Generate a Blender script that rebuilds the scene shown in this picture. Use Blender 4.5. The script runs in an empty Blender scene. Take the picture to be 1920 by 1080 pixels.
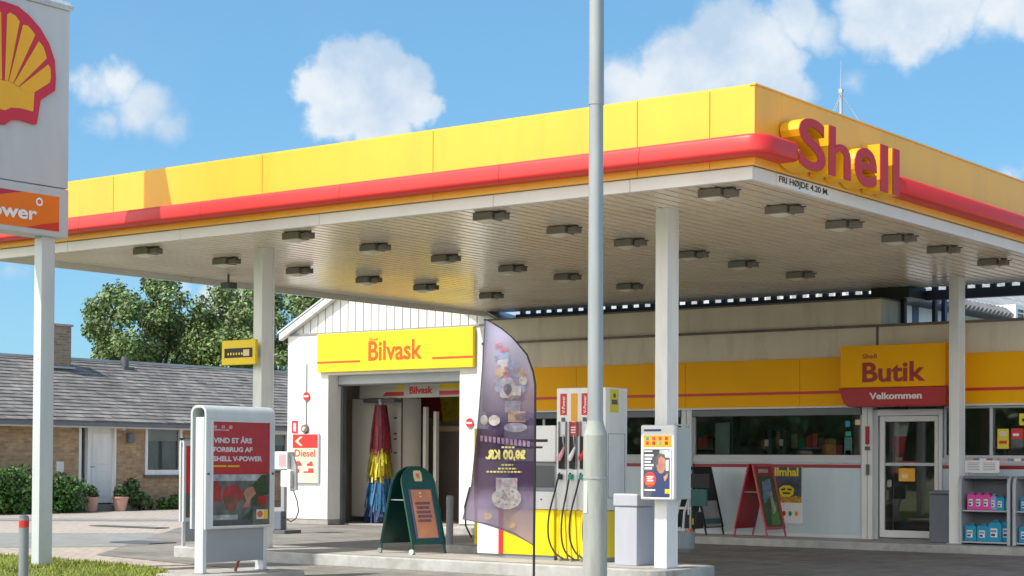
import bpy, bmesh, math, random
from mathutils import Vector, Matrix
R = math.radians
SC = bpy.context.scene
COL = SC.collection
random.seed(7)

# ------------------------------------------------------------------ camera
cd = bpy.data.cameras.new("camera")
cam = bpy.data.objects.new("camera", cd); COL.objects.link(cam)
cd.sensor_width = 36.0
cd.lens = 3236.5 / 1920 * 36
cd.shift_y = (802.06 - 540) / 1920
cd.clip_start = 0.1; cd.clip_end = 3000
_r = Vector((0.8002, 0.5997, 0.0054)); _u = Vector((0.0071, -0.0184, 0.9998)); _f = Vector((-0.5997, 0.8, 0.019))
_f.normalize(); _r = (_r - _f * _r.dot(_f)).normalized(); _u = _r.cross(_f)
cam.matrix_world = Matrix(((_r.x, _u.x, -_f.x, 8.533), (_r.y, _u.y, -_f.y, -15.4767), (_r.z, _u.z, -_f.z, 1.4116), (0, 0, 0, 1)))
SC.camera = cam

# ------------------------------------------------------------------ light
SUN_EL, SUN_AZ = R(54), R(22.5)          # azimuth measured from -Y towards -X
sd = bpy.data.lights.new("sun", 'SUN'); sd.energy = 3.1; sd.angle = R(0.53); sd.color = (1.0, 0.95, 0.87)
sun = bpy.data.objects.new("sun", sd); COL.objects.link(sun)
to_sun = Vector((-math.sin(SUN_AZ) * math.cos(SUN_EL), -math.cos(SUN_AZ) * math.cos(SUN_EL), math.sin(SUN_EL)))
sun.rotation_euler = to_sun.to_track_quat('Z', 'Y').to_euler()
sun.location = to_sun * 60
SC.view_settings.view_transform = 'Standard'
SC.view_settings.look = 'None'
SC.view_settings.gamma = 1
SC.view_settings.exposure = 0.83

# ------------------------------------------------------------------ sky
W = bpy.data.worlds.new("World"); SC.world = W; W.use_nodes = True
nt = W.node_tree; N = nt.nodes; L = nt.links; N.clear()
def nd(t, **k):
    n = N.new(t)
    for a, b in k.items(): setattr(n, a, b)
    return n
def mth(op, a, b=None, c=None, clamp=False):
    n = nd('ShaderNodeMath', operation=op, use_clamp=clamp)
    for i, v in enumerate((a, b, c)):
        if v is None: continue
        if isinstance(v, (int, float)): n.inputs[i].default_value = v
        else: L.new(v, n.inputs[i])
    return n.outputs[0]
sky = nd('ShaderNodeTexSky', sky_type='NISHITA', sun_disc=False)
sky.sun_elevation = SUN_EL; sky.sun_rotation = R(202.5)
sky.air_density = 1.0; sky.dust_density = 0.35; sky.ozone_density = 2.2
tc = nd('ShaderNodeTexCoord')
no = nd('ShaderNodeTexNoise'); no.inputs['Scale'].default_value = 15; no.inputs['Detail'].default_value = 9; no.inputs['Roughness'].default_value = 0.56
L.new(tc.outputs['Generated'], no.inputs['Vector'])
sb = nd('ShaderNodeVectorMath', operation='SUBTRACT'); L.new(no.outputs['Color'], sb.inputs[0]); sb.inputs[1].default_value = (.5, .5, .5)
scv = nd('ShaderNodeVectorMath', operation='SCALE'); L.new(sb.outputs[0], scv.inputs[0]); scv.inputs['Scale'].default_value = 0.042
no3 = nd('ShaderNodeTexNoise'); no3.inputs['Scale'].default_value = 70; no3.inputs['Detail'].default_value = 6; no3.inputs['Roughness'].default_value = .62
L.new(tc.outputs['Generated'], no3.inputs['Vector'])
sb3 = nd('ShaderNodeVectorMath', operation='SUBTRACT'); L.new(no3.outputs['Color'], sb3.inputs[0]); sb3.inputs[1].default_value = (.5, .5, .5)
sc3 = nd('ShaderNodeVectorMath', operation='SCALE'); L.new(sb3.outputs[0], sc3.inputs[0]); sc3.inputs['Scale'].default_value = 0.014
ad0 = nd('ShaderNodeVectorMath', operation='ADD'); L.new(scv.outputs[0], ad0.inputs[0]); L.new(sc3.outputs[0], ad0.inputs[1])
ad = nd('ShaderNodeVectorMath', operation='ADD'); L.new(tc.outputs['Generated'], ad.inputs[0]); L.new(ad0.outputs[0], ad.inputs[1])
# each cloud puff is a direction in the sky (unit vector) and an angular radius
PUFFS = [(-0.7563, 0.6213, 0.2047, 0.0139,.5), (-0.7482, 0.6295, 0.2096, 0.0158,.55), (-0.743, 0.6404, 0.1945, 0.0195,.48), (-0.7357, 0.6515, 0.185, 0.0149,.36), (-0.7567, 0.6275, 0.1836, 0.0124,.4), (-0.6638, 0.7156, 0.2173, 0.0165,1.), (-0.6498, 0.7291, 0.2149, 0.0185,1.), (-0.6384, 0.7414, 0.2066, 0.0185,.95), (-0.6613, 0.7241, 0.1958, 0.0185,.95), (-0.6291, 0.7516, 0.1981, 0.0129,.9), (-0.6464, 0.7393, 0.1889, 0.018,.9), (-0.4889, 0.84, 0.2353, 0.0242,1.), (-0.503, 0.8347, 0.2242, 0.0247,1.), (-0.4692, 0.8536, 0.2262, 0.0232,.95), (-0.5348, 0.8176, 0.2131, 0.0185,.65), (-0.5174, 0.8296, 0.21, 0.0185,.7), (-0.4606, 0.8627, 0.2087, 0.017,.7), (-0.4489, 0.8592, 0.2474, 0.0155,.6), (-0.4392, 0.8659, 0.2424, 0.0155,.45), (-0.4094, 0.8777, 0.2502, 0.0215,.8), (-0.3894, 0.8893, 0.2435, 0.0215,.85), (-0.3681, 0.8971, 0.2465, 0.0190,.7), (-0.3476, 0.9064, 0.2431, 0.0175,.5), (-0.3317, 0.9112, 0.2465, 0.0186,.7), (-0.4258, 0.8786, 0.2161, 0.0124,.3), (-0.3484, 0.9241, 0.1568, 0.0093,.5), (-0.7956, 0.5973, 0.1015, 0.0108,.35), (-0.7187, 0.6893, 0.0914, 0.02,.7), (-0.7384, 0.6669, 0.0998, 0.0093,.5),
 (-0.95, 0.2, 0.25, 0.05,1.), (-0.1, 0.96, 0.26, 0.05,1.), (0.5, 0.83, 0.25, 0.06,1.), (-0.86,-0.45,0.24,0.06,1.), (-0.7,-0.66,0.27,0.05,.9)]
field = None; dens = None
for (x, y, z, r, a) in PUFFS:
    v = Vector((x, y, z)).normalized()
    ds = nd('ShaderNodeVectorMath', operation='DISTANCE'); L.new(ad.outputs[0], ds.inputs[0]); ds.inputs[1].default_value = v
    f = mth('MULTIPLY', mth('SUBTRACT', 1.0, mth('DIVIDE', ds.outputs['Value'], r * 1.42)), a)
    field = f if field is None else mth('MAXIMUM', field, f)
mr = nd('ShaderNodeMapRange', interpolation_type='SMOOTHSTEP'); L.new(field, mr.inputs['Value'])
mr.inputs['From Min'].default_value = 0.10; mr.inputs['From Max'].default_value = 0.40
mr.inputs['To Min'].default_value = 0.0; mr.inputs['To Max'].default_value = 0.93
# thin high veil
no2 = nd('ShaderNodeTexNoise'); no2.inputs['Scale'].default_value = 5; no2.inputs['Detail'].default_value = 5
L.new(tc.outputs['Generated'], no2.inputs['Vector'])
veil = mth('MULTIPLY', mth('SUBTRACT', no2.outputs['Fac'], 0.5, clamp=True), 0.35)
alpha = mth('MAXIMUM', mr.outputs['Result'], veil)
cr = nd('ShaderNodeMapRange'); L.new(no.outputs['Fac'], cr.inputs['Value']); cr.inputs['From Min'].default_value = .40; cr.inputs['From Max'].default_value = .60
cmix = nd('ShaderNodeMix', data_type='RGBA'); L.new(cr.outputs['Result'], cmix.inputs['Factor'])
cmix.inputs['A'].default_value = (2.85, 3.55, 4.4, 1); cmix.inputs['B'].default_value = (4.5, 4.75, 4.95, 1)
SKYMUL = nd('ShaderNodeMix', data_type='RGBA', blend_type='MULTIPLY'); SKYMUL.inputs['Factor'].default_value = 1
gm = nd('ShaderNodeGamma'); L.new(sky.outputs['Color'], gm.inputs['Color']); gm.inputs['Gamma'].default_value = 0.55
L.new(gm.outputs[0], SKYMUL.inputs['A']); SKYMUL.inputs['B'].default_value = (0.735, 1.325, 1.745, 1)
# added unseen bright cloud banks behind the camera, to fill the shaded shop front
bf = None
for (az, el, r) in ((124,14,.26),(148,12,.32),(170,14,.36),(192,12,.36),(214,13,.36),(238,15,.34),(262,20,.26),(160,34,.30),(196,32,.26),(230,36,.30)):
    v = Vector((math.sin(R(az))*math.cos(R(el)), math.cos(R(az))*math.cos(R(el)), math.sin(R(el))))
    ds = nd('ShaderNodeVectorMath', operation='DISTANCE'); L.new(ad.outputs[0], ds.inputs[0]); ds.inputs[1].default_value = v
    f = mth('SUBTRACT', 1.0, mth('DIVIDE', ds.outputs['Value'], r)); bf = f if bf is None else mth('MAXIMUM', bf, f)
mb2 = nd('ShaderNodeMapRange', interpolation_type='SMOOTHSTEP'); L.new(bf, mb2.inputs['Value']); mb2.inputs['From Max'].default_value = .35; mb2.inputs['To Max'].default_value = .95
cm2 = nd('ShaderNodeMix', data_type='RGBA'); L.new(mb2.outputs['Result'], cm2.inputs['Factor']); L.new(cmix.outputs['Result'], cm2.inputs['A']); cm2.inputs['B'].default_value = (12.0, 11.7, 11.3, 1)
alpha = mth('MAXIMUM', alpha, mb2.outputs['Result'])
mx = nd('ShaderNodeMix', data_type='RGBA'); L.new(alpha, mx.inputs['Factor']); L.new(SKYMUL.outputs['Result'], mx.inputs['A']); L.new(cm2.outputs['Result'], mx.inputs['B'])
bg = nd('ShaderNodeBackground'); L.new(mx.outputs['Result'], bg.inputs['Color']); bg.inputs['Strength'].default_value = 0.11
out = nd('ShaderNodeOutputWorld'); L.new(bg.outputs[0], out.inputs['Surface'])

# ------------------------------------------------------------------ materials
def mat(name, col, rough=.5, metal=0., var=.08, scale=2.0, bump=0., bscale=40., spec=.5, coat=0., dirt=0., streak=False, island=0.):
    m = bpy.data.materials.new(name); m.use_nodes = True
    t = m.node_tree; n = t.nodes; l = t.links; b = n['Principled BSDF']
    b.inputs['Roughness'].default_value = rough; b.inputs['Metallic'].default_value = metal
    b.inputs['Specular IOR Level'].default_value = spec; b.inputs['Coat Weight'].default_value = coat
    c = n.new('ShaderNodeTexCoord'); z = n.new('ShaderNodeTexNoise'); z.inputs['Scale'].default_value = scale; z.inputs['Detail'].default_value = 6
    mp = n.new('ShaderNodeMapping'); l.new(c.outputs['Object'], mp.inputs['Vector']); l.new(mp.outputs[0], z.inputs['Vector'])
    if streak: mp.inputs['Scale'].default_value = (3, 3, .35)
    rm = n.new('ShaderNodeMapRange'); l.new(z.outputs['Fac'], rm.inputs['Value'])
    rm.inputs['From Min'].default_value = .3; rm.inputs['From Max'].default_value = .7
    rm.inputs['To Min'].default_value = 1 - var; rm.inputs['To Max'].default_value = 1 + var
    h = n.new('ShaderNodeHueSaturation'); h.inputs['Color'].default_value = (*col, 1); l.new(rm.outputs[0], h.inputs['Value'])
    last = h.outputs[0]
    if island:
        g = n.new('ShaderNodeNewGeometry'); r2 = n.new('ShaderNodeMapRange'); l.new(g.outputs['Random Per Island'], r2.inputs['Value'])
        r2.inputs['To Min'].default_value = 1 - island; r2.inputs['To Max'].default_value = 1 + island
        h2 = n.new('ShaderNodeHueSaturation'); l.new(last, h2.inputs['Color']); l.new(r2.outputs[0], h2.inputs['Value']); last = h2.outputs[0]
        r3 = n.new('ShaderNodeMapRange'); l.new(g.outputs['Random Per Island'], r3.inputs['Value']); r3.inputs['To Min'].default_value = .48; r3.inputs['To Max'].default_value = .52
        l.new(r3.outputs[0], h2.inputs['Hue'])
    if dirt:
        z2 = n.new('ShaderNodeTexNoise'); z2.inputs['Scale'].default_value = 1.1; z2.inputs['Detail'].default_value = 9; z2.inputs['Roughness'].default_value = .7
        mp2 = n.new('ShaderNodeMapping'); mp2.inputs['Scale'].default_value = (2.5, 2.5, .5) if streak else (1, 1, 1)
        l.new(c.outputs['Object'], mp2.inputs['Vector']); l.new(mp2.outputs[0], z2.inputs['Vector'])
        r4 = n.new('ShaderNodeMapRange'); l.new(z2.outputs['Fac'], r4.inputs['Value']); r4.inputs['From Min'].default_value = .5; r4.inputs['From Max'].default_value = .75
        r4.inputs['To Max'].default_value = dirt
        mm = n.new('ShaderNodeMix'); mm.data_type = 'RGBA'; l.new(r4.outputs[0], mm.inputs['Factor']); l.new(last, mm.inputs['A']); mm.inputs['B'].default_value = (.13, .11, .085, 1); last = mm.outputs['Result']
    l.new(last, b.inputs['Base Color'])
    rr = n.new('ShaderNodeMapRange'); l.new(z.outputs['Fac'], rr.inputs['Value']); rr.inputs['To Min'].default_value = max(0, rough - .08); rr.inputs['To Max'].default_value = min(1, rough + .08)
    l.new(rr.outputs[0], b.inputs['Roughness'])
    if bump:
        z3 = n.new('ShaderNodeTexNoise'); z3.inputs['Scale'].default_value = bscale; z3.inputs['Detail'].default_value = 4; l.new(c.outputs['Object'], z3.inputs['Vector'])
        bp = n.new('ShaderNodeBump'); bp.inputs['Strength'].default_value = bump; bp.inputs['Distance'].default_value = .01
        l.new(z3.outputs['Fac'], bp.inputs['Height']); l.new(bp.outputs[0], b.inputs['Normal'])
    return m
M = {}
def dm(k, *a, **kw): M[k] = mat(k, *a, **kw)
dm('fascia_yellow', (.92, .475, .045), .4, var=.05, scale=.5, bump=.12, bscale=2.5, dirt=.10, streak=True)
dm('sign_yellow', (.88, .63, .01), .4, var=.03)
dm('letter_yellow', (.84, .44, .008), .45, var=.03)
dm('bumper_red', (.64, .03, .028), .45, var=.04, scale=.8)
dm('red', (.62, .03, .025), .4, var=.05)
dm('orange', (.78, .17, .01), .4, var=.04)
dm('dark_red', (.33, .012, .02), .4, var=.05)
dm('magenta', (.42, .02, .06), .4, var=.05)
dm('white_paint', (.78, .79, .78), .42, var=.05, dirt=.24, streak=True)
dm('trim_white', (.72, .73, .72), .4, var=.05, scale=1.2, dirt=.12)
dm('soffit_white', (.82, .74, .60), .22, var=.07, scale=.7, bump=.5, bscale=1.6)
dm('groove', (.12, .11, .10), .8)
dm('render_white', (.80, .80, .78), .8, var=.04, scale=1.5, bump=.25, bscale=60, dirt=.16, streak=True)
dm('wall_beige', (.72, .66, .53), .85, var=.06, scale=.8, bump=.2, bscale=60, dirt=.3, streak=True)
dm('panel_grey', (.55, .66, .72), .45, var=.05, scale=1, dirt=.12, streak=True)
dm('steel', (.42, .44, .46), .42, metal=.55, var=.12, scale=4, dirt=.2, streak=True)
dm('galvanised', (.52, .54, .54), .55, metal=.35, var=.14, scale=9, bump=.15, bscale=30, dirt=.25, streak=True)
dm('lamp_paint', (.31, .33, .30), .6, metal=.0, var=.12, scale=7, bump=.2, bscale=30, dirt=.35, streak=True)
dm('sign_grey', (.50, .52, .54), .45, var=.04, dirt=.08, streak=True)
dm('unit_grey', (.56, .60, .62), .4, metal=.1, var=.05, dirt=.12, streak=True)
dm('dark_grey', (.10, .105, .11), .5, var=.15)
dm('mid_grey', (.25, .26, .28), .5, var=.12, dirt=.1)
dm('bin_grey', (.42, .44, .50), .5, var=.06, dirt=.2, streak=True)
dm('black', (.012, .012, .013), .5)
dm('rubber', (.02, .02, .02), .65)
dm('lamp_housing', (.19, .175, .15), .55, var=.15)
dm('cream', (.75, .60, .38), .5)
dm('green', (.006, .075, .055), .3, var=.1, coat=.3)
dm('print_orange', (.62, .26, .14), .4, var=.12, scale=6)
dm('navy', (.03, .05, .14), .5)
dm('white', (.8, .8, .8), .5, var=.03)
dm('pink', (.70, .06, .35), .35, var=.1)
dm('cyan', (.015, .30, .50), .3, var=.08)
dm('lilac', (.35, .30, .60), .35, var=.1)
dm('teal', (.15, .36, .36), .4)
dm('skin', (.50, .26, .17), .6, var=.15, scale=12)
dm('leaf_print', (.05, .09, .04), .6, var=.4, scale=20)
dm('brown', (.12, .09, .075), .6, var=.15)
dm('terracotta', (.55, .33, .25), .8, var=.1)
dm('kerb', (.42, .42, .40), .85, var=.14, scale=6, bump=.4, bscale=50, dirt=.6)
dm('concrete', (.36, .34, .31), .9, var=.12, scale=4, bump=.4, bscale=50, dirt=.3)
dm('bark', (.10, .075, .05), .9, var=.3, scale=8, bump=.6, bscale=20)
dm('brush_red', (.24, .02, .04), .45, var=.3, scale=14, island=.6)
dm('brush_yellow', (.50, .40, .02), .45, var=.3, scale=14, island=.6)
dm('brush_blue', (.02, .12, .24), .45, var=.3, scale=14, island=.7)
dm('grass_blade', (.25, .28, .035), .7, var=.25, scale=3, island=.35)
dm('bush_leaf', (.055, .13, .018), .55, var=.3, scale=2, island=.5)
dm('tree_leaf', (.14, .20, .065), .6, var=.3, scale=.7, island=.6)
dm('plant_leaf', (.06, .10, .03), .6, var=.3, scale=2, island=.5)
dm('wash_panel', (.76, .73, .66), .45, var=.05)
dm('inner_dark', (.34, .32, .30), .7, var=.1)

def glassmat(name, tint, refl=.9, rough=.02, ior=1.7):
    m = bpy.data.materials.new(name); m.use_nodes = True; t = m.node_tree; n = t.nodes; l = t.links; n.clear()
    o = n.new('ShaderNodeOutputMaterial'); mxs = n.new('ShaderNodeMixShader'); fr = n.new('ShaderNodeFresnel'); fr.inputs['IOR'].default_value = ior
    tr = n.new('ShaderNodeBsdfTransparent'); tr.inputs['Color'].default_value = (*tint, 1); g = n.new('ShaderNodeBsdfGlossy'); g.inputs['Roughness'].default_value = rough
    g.inputs['Color'].default_value = (refl, refl, refl, 1)
    l.new(fr.outputs[0], mxs.inputs[0]); l.new(tr.outputs[0], mxs.inputs[1]); l.new(g.outputs[0], mxs.inputs[2]); l.new(mxs.outputs[0], o.inputs['Surface'])
    M[name] = m
glassmat('glass', (.80, .85, .83), ior=1.95); glassmat('clear_glass', (.96, .96, .96), ior=1.22)

def brickmat(name, c1, c2, mort, scale, rough=.85, bw=.24, bh=.07, ax='XY', rot=None, dirtc=(.1, .08, .06), stain=.4, ms=.02, bump=.4, noff=.5):
    m = bpy.data.materials.new(name); m.use_nodes = True; t = m.node_tree; n = t.nodes; l = t.links; b = n['Principled BSDF']
    b.inputs['Roughness'].default_value = rough
    c = n.new('ShaderNodeTexCoord'); sp = n.new('ShaderNodeSeparateXYZ'); mp = n.new('ShaderNodeCombineXYZ'); l.new(c.outputs['Object'], sp.inputs[0]); l.new(sp.outputs[ax[0]], mp.inputs[0]); l.new(sp.outputs[ax[1]], mp.inputs[1])
    br = n.new('ShaderNodeTexBrick'); l.new(mp.outputs[0], br.inputs['Vector']); br.inputs['Scale'].default_value = scale
    br.inputs['Brick Width'].default_value = bw; br.inputs['Row Height'].default_value = bh; br.inputs['Mortar Size'].default_value = ms
    br.inputs['Color1'].default_value = (*c1, 1); br.inputs['Color2'].default_value = (*c2, 1); br.inputs['Mortar'].default_value = (*mort, 1); br.offset = noff
    z = n.new('ShaderNodeTexNoise'); z.inputs['Scale'].default_value = .9; z.inputs['Detail'].default_value = 8; z.inputs['Roughness'].default_value = .65; l.new(c.outputs['Object'], z.inputs['Vector'])
    r = n.new('ShaderNodeMapRange'); l.new(z.outputs['Fac'], r.inputs['Value']); r.inputs['From Min'].default_value = .45; r.inputs['From Max'].default_value = .75; r.inputs['To Max'].default_value = stain
    mm = n.new('ShaderNodeMix'); mm.data_type = 'RGBA'; l.new(r.outputs[0], mm.inputs['Factor']); l.new(br.outputs['Color'], mm.inputs['A']); mm.inputs['B'].default_value = (*dirtc, 1)
    z2 = n.new('ShaderNodeTexNoise'); z2.inputs['Scale'].default_value = 6; z2.inputs['Detail'].default_value = 6; l.new(c.outputs['Object'], z2.inputs['Vector'])
    hv = n.new('ShaderNodeHueSaturation'); l.new(mm.outputs['Result'], hv.inputs['Color']); r2 = n.new('ShaderNodeMapRange'); l.new(z2.outputs['Fac'], r2.inputs['Value']); r2.inputs['To Min'].default_value = .6; r2.inputs['To Max'].default_value = 1.4
    l.new(r2.outputs[0], hv.inputs['Value']); l.new(hv.outputs[0], b.inputs['Base Color'])
    if bump:
        bp = n.new('ShaderNodeBump'); bp.inputs['Strength'].default_value = bump; bp.inputs['Distance'].default_value = .01; l.new(br.outputs['Fac'], bp.inputs['Height']); bp.invert = True; l.new(bp.outputs[0], b.inputs['Normal'])
    M[name] = m
brickmat('house_brick', (.52, .34, .185), (.33, .20, .105), (.36, .29, .21), 1.0, ax='YZ', bw=.24, bh=.078, ms=.012)
brickmat('chimney_brick', (.31, .235, .15), (.19, .135, .09), (.30, .25, .19), 1.0, ax='YZ', bw=.24, bh=.078, ms=.014)
brickmat('roof_slate', (.23, .215, .205), (.16, .15, .145), (.07, .065, .06), 1.0, ax='YX', bw=.32, bh=.24, ms=.02, stain=.5, dirtc=(.09, .075, .06), bump=.8)
brickmat('pavers', (.25, .235, .21), (.21, .195, .175), (.13, .12, .11), 1.0, bw=.5, bh=.5, ms=.012, stain=.75, dirtc=(.075, .07, .065), bump=.3, noff=0)
brickmat('pink_pavers', (.47, .40, .335), (.41, .345, .29), (.27, .235, .20), 1.0, bw=.22, bh=.11, ms=.01, stain=.35, dirtc=(.22, .19, .16), bump=.3)
brickmat('pale_roof', (.50, .50, .48), (.40, .40, .39), (.28, .28, .28), 1.0, ax='YX', bw=.3, bh=.33, ms=.02, stain=.2, dirtc=(.2, .2, .18), bump=.6)
dm('asphalt', (.25, .255, .24), .9, var=.16, scale=3, bump=.6, bscale=120, dirt=.2)
dm('lawn', (.13, .17, .04), .9, var=.3, scale=2.5, bump=.6, bscale=40)

# ------------------------------------------------------------------ builders
PENDING = []
class MB:
    def __init__(s): s.v = []; s.f = []; s.m = []; s.mats = []; s.sm = []
    def mi(s, m):
        if m not in s.mats: s.mats.append(m)
        return s.mats.index(m)
    def poly(s, pts, m, smooth=False):
        b = len(s.v); s.v += [tuple(p) for p in pts]; s.f.append(tuple(range(b, b + len(pts)))); s.m.append(s.mi(m)); s.sm.append(smooth); return s
    def raw(s, vs, fs, m, smooth=False):
        b = len(s.v); s.v += [tuple(p) for p in vs]; k = s.mi(m)
        for f in fs: s.f.append(tuple(b + i for i in f)); s.m.append(k); s.sm.append(smooth)
        return s
    def box(s, x0, x1, y0, y1, z0, z1, m):
        if x0 > x1: x0, x1 = x1, x0
        if y0 > y1: y0, y1 = y1, y0
        if z0 > z1: z0, z1 = z1, z0
        v = [(x0,y0,z0),(x1,y0,z0),(x1,y1,z0),(x0,y1,z0),(x0,y0,z1),(x1,y0,z1),(x1,y1,z1),(x0,y1,z1)]
        return s.raw(v, [(0,3,2,1),(4,5,6,7),(0,1,5,4),(1,2,6,5),(2,3,7,6),(3,0,4,7)], m)
    def obox(s, c, u, v, w, m):      # centre + three half vectors
        c = Vector(c); u = Vector(u); v = Vector(v); w = Vector(w)
        P = [c + a*u + b*v + d*w for d in (-1,1) for (a,b) in ((-1,-1),(1,-1),(1,1),(-1,1))]
        return s.raw(P, [(0,3,2,1),(4,5,6,7),(0,1,5,4),(1,2,6,5),(2,3,7,6),(3,0,4,7)], m)
    def prism(s, pts, off, m, side=None):    # pts: 3D outline, off: extrusion vector
        off = Vector(off); A = [Vector(p) for p in pts]; B = [p + off for p in A]; n = len(A)
        s.poly(A[::-1], m); s.poly(B, m)
        for i in range(n): s.poly([A[i], A[(i+1)%n], B[(i+1)%n], B[i]], side or m)
        return s
    def cyl(s, p0, p1, r0, r1, m, n=20, cap=True, smooth=True):
        p0 = Vector(p0); p1 = Vector(p1); d = (p1 - p0).normalized(); a = d.orthogonal().normalized(); b = d.cross(a)
        v = []
        for p, r in ((p0, r0), (p1, r1)):
            for i in range(n):
                t = 2*math.pi*i/n; v.append(p + (a*math.cos(t) + b*math.sin(t))*r)
        s.raw(v, [(i, (i+1)%n, n+(i+1)%n, n+i) for i in range(n)], m, smooth)
        if cap: s.poly(v[:n][::-1], m); s.poly(v[n:], m)
        return s
    def tube(s, pts, r, m, n=8):
        pts = [Vector(p) for p in pts]; rings = []; a = None
        for i, p in enumerate(pts):
            d = (pts[min(i+1, len(pts)-1)] - pts[max(i-1, 0)]).normalized()
            if a is None: a = d.orthogonal().normalized()
            else: a = (a - d*a.dot(d)).normalized()
            b = d.cross(a); rr = r[i] if isinstance(r, (list, tuple)) else r
            rings.append([p + (a*math.cos(2*math.pi*k/n) + b*math.sin(2*math.pi*k/n))*rr for k in range(n)])
        v = [q for g in rings for q in g]; f = []
        for i in range(len(pts)-1):
            for k in range(n): f.append((i*n+k, i*n+(k+1)%n, (i+1)*n+(k+1)%n, (i+1)*n+k))
        s.raw(v, f, m, True); s.poly(rings[0][::-1], m); s.poly(rings[-1], m); return s
    def build(s, name, parent=None, bevel=0, seg=2, base=None):
        me = bpy.data.meshes.new(name)
        o0 = Vector(parent['_o']) if parent is not None else (Vector(base) if base is not None else Vector((0,0,0)))
        me.from_pydata([tuple(Vector(p) - o0) for p in s.v], [], s.f)
        PENDING.append((me, list(s.mats)))
        me.polygons.foreach_set('material_index', s.m); me.polygons.foreach_set('use_smooth', s.sm); me.update()
        if bevel:
            bm = bmesh.new(); bm.from_mesh(me); bmesh.ops.remove_doubles(bm, verts=bm.verts, dist=1e-5); bm.to_mesh(me); bm.free()
        o = bpy.data.objects.new(name, me); COL.objects.link(o); o['_o'] = tuple(o0)
        if parent is not None: o.parent = parent
        elif base is not None: o.location = base
        if bevel:
            bv = o.modifiers.new('bevel', 'BEVEL'); bv.width = bevel; bv.segments = seg; bv.limit_method = 'ANGLE'; bv.angle_limit = R(40)
        return o
def thing(name, label, cat, loc, group=None):
    o = bpy.data.objects.new(name, None); COL.objects.link(o); o.location = loc; o['_o'] = tuple(loc); o['label'] = label; o['category'] = cat
    o.empty_display_size = .2
    if group: o['group'] = group
    return o
def tag(o, label, cat, group=None, kind=None):
    o['label'] = label; o['category'] = cat
    if group: o['group'] = group
    if kind: o['kind'] = kind
    return o
def structure(o, label=None):
    o['kind'] = 'structure'
    if label: o['label'] = label; o['category'] = label.split()[-1]
    return o
def copy_tree(o, loc, label=None, parent=None):
    c = o.copy(); COL.objects.link(c)
    if parent is not None: c.parent = parent
    else: c.location = loc
    if label: c['label'] = label
    for ch in list(o.children): copy_tree(ch, None, None, c)
    return c
_tc = {}
def glyphs(text, bold=0.0, extr=0.0):
    k = (text, bold, extr)
    if k not in _tc:
        cu = bpy.data.curves.new('t', 'FONT'); cu.body = text; cu.size = 1; cu.offset = bold; cu.extrude = extr; cu.fill_mode = 'BOTH'; cu.resolution_u = 6
        ob = bpy.data.objects.new('t', cu); COL.objects.link(ob); dg = bpy.context.evaluated_depsgraph_get(); dg.update()
        me = bpy.data.meshes.new_from_object(ob.evaluated_get(dg))
        vs = [v.co.copy() for v in me.vertices]; fs = [tuple(p.vertices) for p in me.polygons]; ns = [p.normal.z for p in me.polygons]
        bpy.data.objects.remove(ob); bpy.data.curves.remove(cu); bpy.data.meshes.remove(me)
        xs = [v.x for v in vs]; ys = [v.y for v in vs]
        _tc[k] = (vs, fs, ns, min(xs), max(xs), min(ys), max(ys))
    return _tc[k]
def text(mb, s, p, u, w, h, m, bold=.0, depth=None, sidem=None, mirror=False, v_=(0,0,1)):
    """fit the text into a w x h rectangle whose lower-left corner is p, writing direction u, up +Z; depth extrudes"""
    ex = .5 if depth else 0
    vs, fs, ns, x0, x1, y0, y1 = glyphs(s, bold, ex)
    u = Vector(u).normalized(); up = Vector(v_); nrm = u.cross(up); p = Vector(p); P = []
    for v in vs:
        a = (v.x-x0)/(x1-x0)*w; b = (v.y-y0)/(y1-y0)*h
        if mirror: a = w - a
        P.append(p + u*a + up*b + nrm*((v.z-.5)*depth if depth else 0))
    if depth and sidem:
        mb.raw(P, [f for f, z in zip(fs, ns) if abs(z) > .5], m); mb.raw(P, [f for f, z in zip(fs, ns) if abs(z) <= .5], sidem)
    else: mb.raw(P, fs, m)
    return mb
def plate(mb, p, u, w, h, m, n_off=0.):       # flat rectangle facing u x up
    u = Vector(u).normalized(); n = u.cross(Vector((0,0,1))); p = Vector(p) + n*n_off
    return mb.poly([p, p+u*w, p+u*w+Vector((0,0,h)), p+Vector((0,0,h))], m)
def flat(mb, p, u, pts, m, n_off=.003):       # polygon in plane coords
    u = Vector(u).normalized(); n = u.cross(Vector((0,0,1))); p = Vector(p) + n*n_off
    return mb.poly([p + u*a + Vector((0,0,b)) for a, b in pts], m)
def ell(cx, cy, rx, ry, n=20): return [(cx+rx*math.cos(2*math.pi*i/n), cy+ry*math.sin(2*math.pi*i/n)) for i in range(n)]
X_, Y_ = (1,0,0), (0,1,0)
def leaves(mb, centers, n, size, m, rnd):
    """n little leaf quads scattered in the given (centre, radius) clumps"""
    vs = []; fs = []
    tot = sum(r**2 for _, r in centers)
    for c, r in centers:
        for _ in range(int(n*r*r/tot)):
            d = Vector((rnd.gauss(0,1), rnd.gauss(0,1), rnd.gauss(0,.85))).normalized() * r * (rnd.random()**.45)
            q = Vector(c) + d
            a = Vector((rnd.gauss(0,1), rnd.gauss(0,1), rnd.gauss(0,1))).normalized(); nn = (d.normalized()*.8 + Vector((rnd.gauss(0,.6), rnd.gauss(0,.6), .5+rnd.gauss(0,.5)))).normalized()
            a = (a - nn*a.dot(nn)).normalized(); b = nn.cross(a); s_ = size*rnd.uniform(.6, 1.4); k = len(vs)
            vs += [q-a*s_, q-b*s_*.55, q+a*s_, q+b*s_*.55]; fs.append((k, k+1, k+2, k+3))
    mb.raw(vs, fs, m); return mb

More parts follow.
